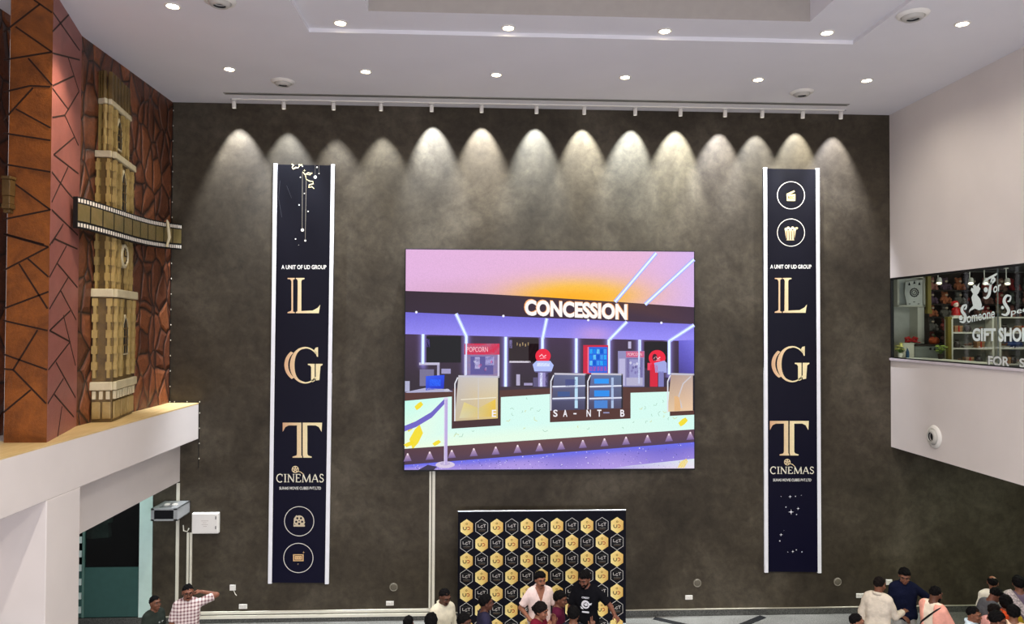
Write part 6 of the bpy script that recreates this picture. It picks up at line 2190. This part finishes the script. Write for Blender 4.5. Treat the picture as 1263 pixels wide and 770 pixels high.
    if sleeve != 'none':
        for (c_, a, b_), (f_, e_, w_) in zip(upper, fore):
            if sleeve == 'short':
                sp.append(Cap(a, a + (b_ - a) * 0.80, c_.ra + 0.004, c_.rb + 0.014 * s, 0.03, flat=True))
            else:
                k_ = 0.94 if sleeve == 'long' else 0.35
                sp.append(Cap(a, b_, c_.ra + 0.003, c_.rb + 0.009 * s, 0.03))
                sp.append(Cap(e_, e_ + (w_ - e_) * k_, f_.ra + 0.009 * s, f_.ra + (f_.rb - f_.ra) * k_ + 0.010 * s, 0.015, flat=True))
    nk = J(0, 0.012, 1.44)
    up = Rl @ np.array([0, -0.30, 1.0]); up = up / np.linalg.norm(up)
    if collar:
        for k_ in range(10):
            a0, a1 = 2 * PI * k_ / 10 + PI / 2, 2 * PI * (k_ + 1) / 10 + PI / 2
            if vneck and k_ in (4, 5) and False:
                continue
            q0_, q1_ = [nk + Rl @ (np.array([0.066 * math.cos(t_), 0.066 * math.sin(t_), 0.014 + 0.018 * math.sin(t_)]) * s) for t_ in (a0, a1)]
            sp.append(Cap(q0_, q1_, 0.013 * s, 0.013 * s, 0.008))
    hz = hem * h * 1.0
    fw = Rl @ np.array([0, -1.0, 0])
    ch = J(0, -0.1, 1.24)

    def scut(x, y, z):
        d = hz - z
        dn = (x - nk[0]) * up[0] + (y - nk[1]) * up[1] + (z - nk[2]) * up[2]
        r_ = np.sqrt((x - nk[0]) ** 2 + (y - nk[1]) ** 2 + 0 * z)
        d = np.maximum(d, np.minimum(dn - (0.05 if collar else 0.06) * s, 10))
        if not collar:
            d = np.maximum(d, 0.068 * s - np.sqrt((x - nk[0]) ** 2 + (y - nk[1] + 0.012 * s) ** 2 + ((z - nk[2]) * 0.7) ** 2))
        if vneck:
            f_ = -(y - 0.0)
            vv = np.maximum(np.abs(x) - (z - ch[2]) * 0.36, -(f_ - 0.02))
            d = np.maximum(d, -np.maximum(vv, ch[2] - z) * 0.9)
        return d

    sb = np.array([q for pr in sp for q in pr.box()])
    lo_, hi_ = sb.min(0) - 0.06, sb.max(0) + 0.06
    g_ = 0.010
    Df = field(sp, lo_, hi_, 0.0105, g_, scut)
    V, F = surface(Df, lo_, 0.0105)
    # folds
    fold = 0.005 * np.sin(V[:, 2] * 34 + 3 * np.sin(V[:, 0] * 9 + yaw)) * np.cos(V[:, 0] * 13 + V[:, 1] * 17)
    rad = V - np.array([0, 0, 0]) ; rad[:, 2] = 0
    rad /= (np.linalg.norm(rad, axis=1, keepdims=True) + 1e-6)
    V = V + rad * fold[:, None]
    mesh_np('shirt', [(V, F, 0)], shirt_mat or cloth(shirt), root)
    # trousers
    tp = [Cap(J0(-0.08, 0, 0.94), J0(0.08, 0, 0.94), 0.105 * s, 0.105 * s, 0.05)] + [Cap(l.a, l.b, l.ra, l.rb + 0.014 * s, 0.03) for l in legs]
    tb = np.array([q for pr in tp for q in pr.box()])
    lo_, hi_ = tb.min(0) - 0.06, tb.max(0) + 0.06
    V, F = surface(field(tp, lo_, hi_, 0.014, 0.010, lambda x, y, z: np.maximum(0.09 * s - z, z - 1.0 * s)), lo_, 0.014)
    mesh_np('trousers', [(V, F, 0)], cloth(pants), root)
    for an, sx in zip(lj, (-1, 1)):
        sp_ = [Cap(an + np.array([0, 0.03, -0.045]) * s, an + np.array([sx * 0.014, -0.15, -0.05]) * s, 0.036 * s, 0.033 * s, 0.02), Cap(an + np.array([0, 0.015, -0.02]) * s, an + np.array([0, 0.01, 0.02]) * s, 0.042 * s, 0.042 * s, 0.02)]
        sb = np.array([q for pr in sp_ for q in pr.box()])
        lo_, hi_ = sb.min(0) - 0.02, sb.max(0) + 0.02
        V, F = surface(field(sp_, lo_, hi_, 0.012, 0.004, lambda x, y, z: 0.002 - z + 0 * x), lo_, 0.012)
        mesh_np('shoe', [(V, F, 0)], SHOE, root)
    if extra:
        extra(dict(root=root, sp=sp, J=J, H=H, s=s, Rl=Rl, g=g_, scut=scut, wr=wr, hM=hM, body=body_f, tors=tors))
    return root


def overlay(P, name, m, thick, region, prims=None, base=None):
    """a further layer of cloth over the shirt inside a region"""
    pr = prims or P['sp']
    sb = np.array([q for p_ in pr for q in p_.box()])
    lo_, hi_ = sb.min(0) - 0.07, sb.max(0) + 0.07
    V, F = surface(field(pr, lo_, hi_, 0.0085, P['g'] + thick, region), lo_, 0.0085)
    if len(V):
        return mesh_np(name, [(V, F, 0)], m, P['root'])


def on_chest(P, x, z):
    """y of the shirt's front at (x, z)"""
    lo_ = np.array([x - 0.004, -0.4, z - 0.004])
    y = np.arange(-0.4, 0.1, 0.004)
    d = np.full(y.shape, 0.3)
    for pr in P['tors']:
        d = smin(d, pr.d(np.full_like(y, x), y, np.full_like(y, z)) - P['g'], pr.k)
    i = np.argmax(d < 0)
    return y[i] - 0.007


def chest_print(P, name, draw, cx, cz, k):
    f_ = Flat()
    draw(f_)
    cache = {}
    def place(x, y):
        key = (round(x, 2), round(y, 2))
        if key not in cache:
            X, Z_ = cx + x * k, cz - y * k
            cache[key] = Vector((X, on_chest(P, X, Z_), Z_))
        return cache[key]
    f_.build(name, PRINT, place, P['root'], (0, 0, 0), lift=Vector((0, -0.0008, 0)))


DN = ((0.2, 0.02, -1), (0.06, -0.22, -1), None)
# -- left group
person('boy in a dark green tee looking right, below the grey network cabinet', 190, 735, 1.52, 62, (112, 72, 52), (46, 52, 46), (40, 44, 54), hpitch=0, slim=0.92,
       extra=lambda P: chest_print(P, 'shirt_print', lambda f_: f_.text('S P', -4, -1, 4, 1, (190, 196, 190), 0.02), 0.05, 1.12, 0.012))
person('man in a red and white checked shirt with one hand behind his head', 231.5, 720, 1.70, 18, (128, 82, 62), shirt_mat=mat_plaid('checked_cotton'), pants=(44, 46, 60), hyaw=10, hpitch=8, glasses=True, moustache=True, collar=True,
       La=((0.85, 0.12, 0.28), (-0.95, 0.30, 0.22), (-0.9, 0.42, 0.1)), Lc=0.5, Ra=((0.25, -0.1, -1), (-0.35, -0.8, -0.15), None))
# -- middle group
person('man in a cream long sleeved shirt looking down, beside the white trunking', 546, 724.5, 1.72, 38, (92, 58, 42), (224, 216, 190), (64, 60, 56), 'long', hpitch=20, collar=True, moustache=True,
       extra=lambda P: chest_print(P, 'pen', lambda f_: f_.rect(-0.4, -3, 0.4, 3, (70, 60, 50)).disc(0, -3, 0.7, 0.7, (60, 50, 44), 8), 0.085, 1.17, 0.008))
person('black haired head from behind, leftmost at the bottom edge by the trunking', 503, 760.5, 1.56, 165, (96, 62, 46), (60, 56, 60), hpitch=5)
person('rounder black haired head from behind, just before the man in cream', 531.5, 758, 1.70, 178, (96, 62, 46), (52, 60, 74), hair='thick', hpitch=4)
person('dark haired person with face turned right, between man in cream and navy tee person', 570, 757, 1.64, 70, (88, 54, 40), (66, 50, 50), hpitch=8, hair='thick')
person('person in a dark navy tee looking right, before the left part of the backdrop', 597.5, 734, 1.68, 98, (92, 56, 42), (44, 42, 62), (50, 50, 58), hair='thick', hpitch=2)
person('smiling man in an open necked pale pink shirt before the hexagon backdrop', 665.5, 705, 1.74, 10, (150, 98, 74), (240, 216, 208), (226, 222, 214), hyaw=8, hpitch=6, collar=True, vneck=True, moustache=True, hair='quiff', hem=0.47,
       La=((0.42, 0.10, -0.9), (-0.35, -0.55, -0.62), (-0.7, -0.4, -0.4)), Ra=((0.50, 0.12, -0.85), (-0.45, -0.55, -0.55), (-0.7, -0.4, -0.4)), Lc=0.6, Rc=0.6)
person('black haired person in maroon with a hand to the cheek', 664, 742.5, 1.68, 62, (140, 92, 70), (110, 26, 44), (50, 40, 50), hair='bun', hpitch=12, hairmat=HAIRB,
       La=((0.2, -0.35, -0.9), (0.02, -0.3, 0.95), (-0.05, 0.05, 1)), Ra=((0.25, -0.5, -0.75), (-0.25, -0.42, 0.85), (-0.25, 0.15, 0.9)), Lc=0.3, Rc=0.25)
person('man in a plum shirt seen from the side, between pink and black shirted men', 688, 729, 1.66, 78, (110, 70, 52), (84, 26, 50), (46, 44, 52), hpitch=10, hair='thick', hyaw=-8)


def tee_mark(f_):
    f_.text('CREST', -6, -11.5, 6, -9, (226, 226, 230), 0.03)
    f_.disc(0, 0, 6.5, 6.5, (232, 232, 236), 26).up().disc(0.5, 0.5, 3.8, 3.8, (18, 18, 24), 20).up().poly([(-3, -1), (2, -2.6), (4, 1), (0, 3)], (232, 232, 236)).poly([(5, -2), (10, -3), (9, 0), (5, 1)], (232, 232, 236)).poly([(-8, 3), (-4, 6), (-3, 8), (-7, 7)], (232, 232, 236))
    f_.rect(-5.5, 10.5, 5.5, 13, (226, 226, 230))


person('bearded man in a black tee with a white emblem, looking down before the backdrop', 723, 702, 1.80, -18, (120, 76, 58), (17, 17, 21), (226, 220, 200), hyaw=-18, hpitch=24, beard=True, hair='quiff', hem=0.45,
       La=((0.72, -0.02, -0.70), (0.42, -0.85, -0.25), (0.5, -0.8, -0.1)), Ra=((0.25, -0.2, -0.95), (-0.3, -0.75, 0.0), None), Lc=[0.1, 0.7, 0.9, 0.9], slim=1.08,
       extra=lambda P: chest_print(P, 'shirt_emblem', tee_mark, 0.01, 1.27, 0.0105))
person('black haired person from behind raising two fingers before the man in black', 707, 749, 1.66, 172, (116, 76, 56), (34, 36, 44), (40, 40, 48), hair='thick', hpitch=6,
       Ra=((0.35, -0.25, -0.85), (0.12, -0.20, 0.97), (0.05, -0.1, 1)), Rc=[0.06, 0.06, 1.2, 1.2], Rpalm=(0, -1, 0))
# -- right group
person('dark haired head with face turned right, low beside the man in beige', 1053.5, 757, 1.64, 70, (136, 90, 68), (70, 72, 80), hpitch=6)
person('man in a beige long sleeved shirt seen from behind, holding out a hand', 1083, 712, 1.75, 138, (118, 76, 56), (214, 202, 182), (120, 108, 92), 'long', hyaw=-20, hpitch=12, collar=True,
       Ra=((0.22, -0.35, -0.9), (0.25, -0.95, 0.05), (0.3, -0.9, 0.15)), La=((0.30, -0.02, -1), (0.04, -0.08, -1), None), Rc=0.25, hairmat=HAIRB)
person('man in a navy polo and grey trousers, smiling down', 1115, 699.5, 1.74, -14, (122, 80, 60), (19, 23, 44), (172, 170, 160), hyaw=-12, hpitch=20, collar=True, hem=0.485, hair='quiff',
       Ra=((0.18, 0.02, -0.98), (-0.62, -0.48, -0.62), (-0.7, -0.45, -0.5)), La=((0.82, -0.05, -0.62), (0.10, -0.55, -0.83), (0.0, -0.6, -0.8)), slim=1.04)


def vest(P):
    s = P['s']
    overlay(P, 'shoulder_cloth', cloth((240, 170, 150)), 0.012, lambda x, y, z: np.maximum(np.maximum(-(np.abs(x) - 0.085 * s), 0.86 * s - z), z - 1.46 * s) + 0 * y, prims=P['tors'] + P['sp'][6:8])
    n_ = unit([0.72, 0.0, 0.69])
    overlay(P, 'bag_strap', BLACK, 0.020, lambda x, y, z: np.maximum(np.abs((x * n_[0] + (z - 1.25 * s) * n_[2])) - 0.012, 0.9 * s - z), prims=P['tors'])


vm = person('man in cream with peach shoulder cloths and black strap, looking at a phone', 1151, 723, 1.72, 108, (96, 62, 46), (240, 224, 200), (110, 100, 96), hpitch=18, beard=True, extra=vest,
            Ra=((0.15, -0.45, -0.85), (-0.05, -0.85, -0.45), (0, -0.9, -0.3)), La=((0.15, -0.40, -0.9), (-0.12, -0.9, -0.35), (-0.1, -0.95, -0.2)), Lc=0.8, Rc=0.8, hairmat=HAIR)
person('person in a grey tee bowing the head to the right', 1213.5, 722, 1.62, 92, (112, 70, 54), (92, 92, 96), (50, 50, 56), lean=14, hpitch=30, hair='thick')
person('balding man in a white shirt seen from behind', 1224.5, 711, 1.62, 160, (128, 84, 64), (238, 232, 214), (70, 66, 66), hair='bald', hyaw=-15, collar=True, hpitch=4)
person('boy in a pale blue shirt, at the bottom edge beside the phone user', 1198, 748, 1.58, 44, (126, 80, 58), (206, 224, 232), (50, 54, 70), hpitch=6, slim=0.9, collar=True)
person('dark haired person in a pink shirt with face turned right, behind the one in glasses', 1223, 744.5, 1.58, 84, (130, 86, 66), (240, 176, 168), hpitch=14, hairmat=HAIRB)
person('dark haired person in black glasses looking right at the bottom edge', 1226, 754, 1.70, 66, (116, 74, 56), (150, 150, 156), hpitch=12, glasses=True, hair='thick')


def dupatta(P):
    s = P['s']
    overlay(P, 'dupatta', mat('orange_print_cloth', (206, 74, 30), 0.8, noise=0.5, scale=30), 0.014, lambda x, y, z: np.maximum(np.maximum(-(x + 0.03 * s), 0.95 * s - z), z - 1.50 * s) + 0 * y)


person('woman in mustard with an orange printed scarf, black hair from behind', 1241, 735.5, 1.64, 150, (130, 86, 64), (168, 140, 34), (120, 60, 40), hair='bun', hpitch=4, extra=dupatta)


def scarf(P):
    s = P['s']
    n_ = unit([0.80, 0.0, -0.60])
    overlay(P, 'patterned_scarf', mat('speckled_scarf', (176, 164, 160), 0.8, noise=0.6, scale=40), 0.02, lambda x, y, z: np.maximum(np.abs((x * n_[0] + (z - 1.25 * s) * n_[2])) - 0.06, 0.95 * s - z) + 0 * y)


person('woman in a mauve top with a speckled scarf across her back', 1257, 711.5, 1.74, 156, (120, 80, 62), (108, 94, 108), (60, 54, 66), 'mid', hair='thick', extra=scarf, hpitch=4)
person('dark haired person in a peach top at the bottom right corner', 1250, 747.5, 1.66, 140, (130, 88, 66), (240, 206, 176), hair='thick', hpitch=6)

# the phone the strap wearer looks at
pm = vm.matrix_world if False else Matrix.Translation(vm.location) @ Matrix.Rotation(vm.rotation_euler.z, 4, 'Z')
body_v = [o for o in vm.children if o.name.startswith('body')][0]
co = np.array([tuple(v.co) for v in body_v.data.vertices])
tip = co[co[:, 1] < co[:, 1].min() + 0.06].mean(0)
pw = pm @ Vector((tip[0] + 0.02, tip[1] - 0.03, tip[2] + 0.025))
ph = thing('phone', 'dark phone held by the man with the black strap', 'phone', pw, None, vm.rotation_euler.z)
m = MB().box((-0.036, -0.075, -0.004), (0.036, 0.075, 0.004))
m.build('phone_body', BLACK, ph, (0, 0, 0), bevel=0.003)
MB().box((-0.032, -0.07, 0.004), (0.032, 0.07, 0.0048)).build('display', mat('phone_glass', (22, 24, 34), 0.08), ph, (0, 0, 0))
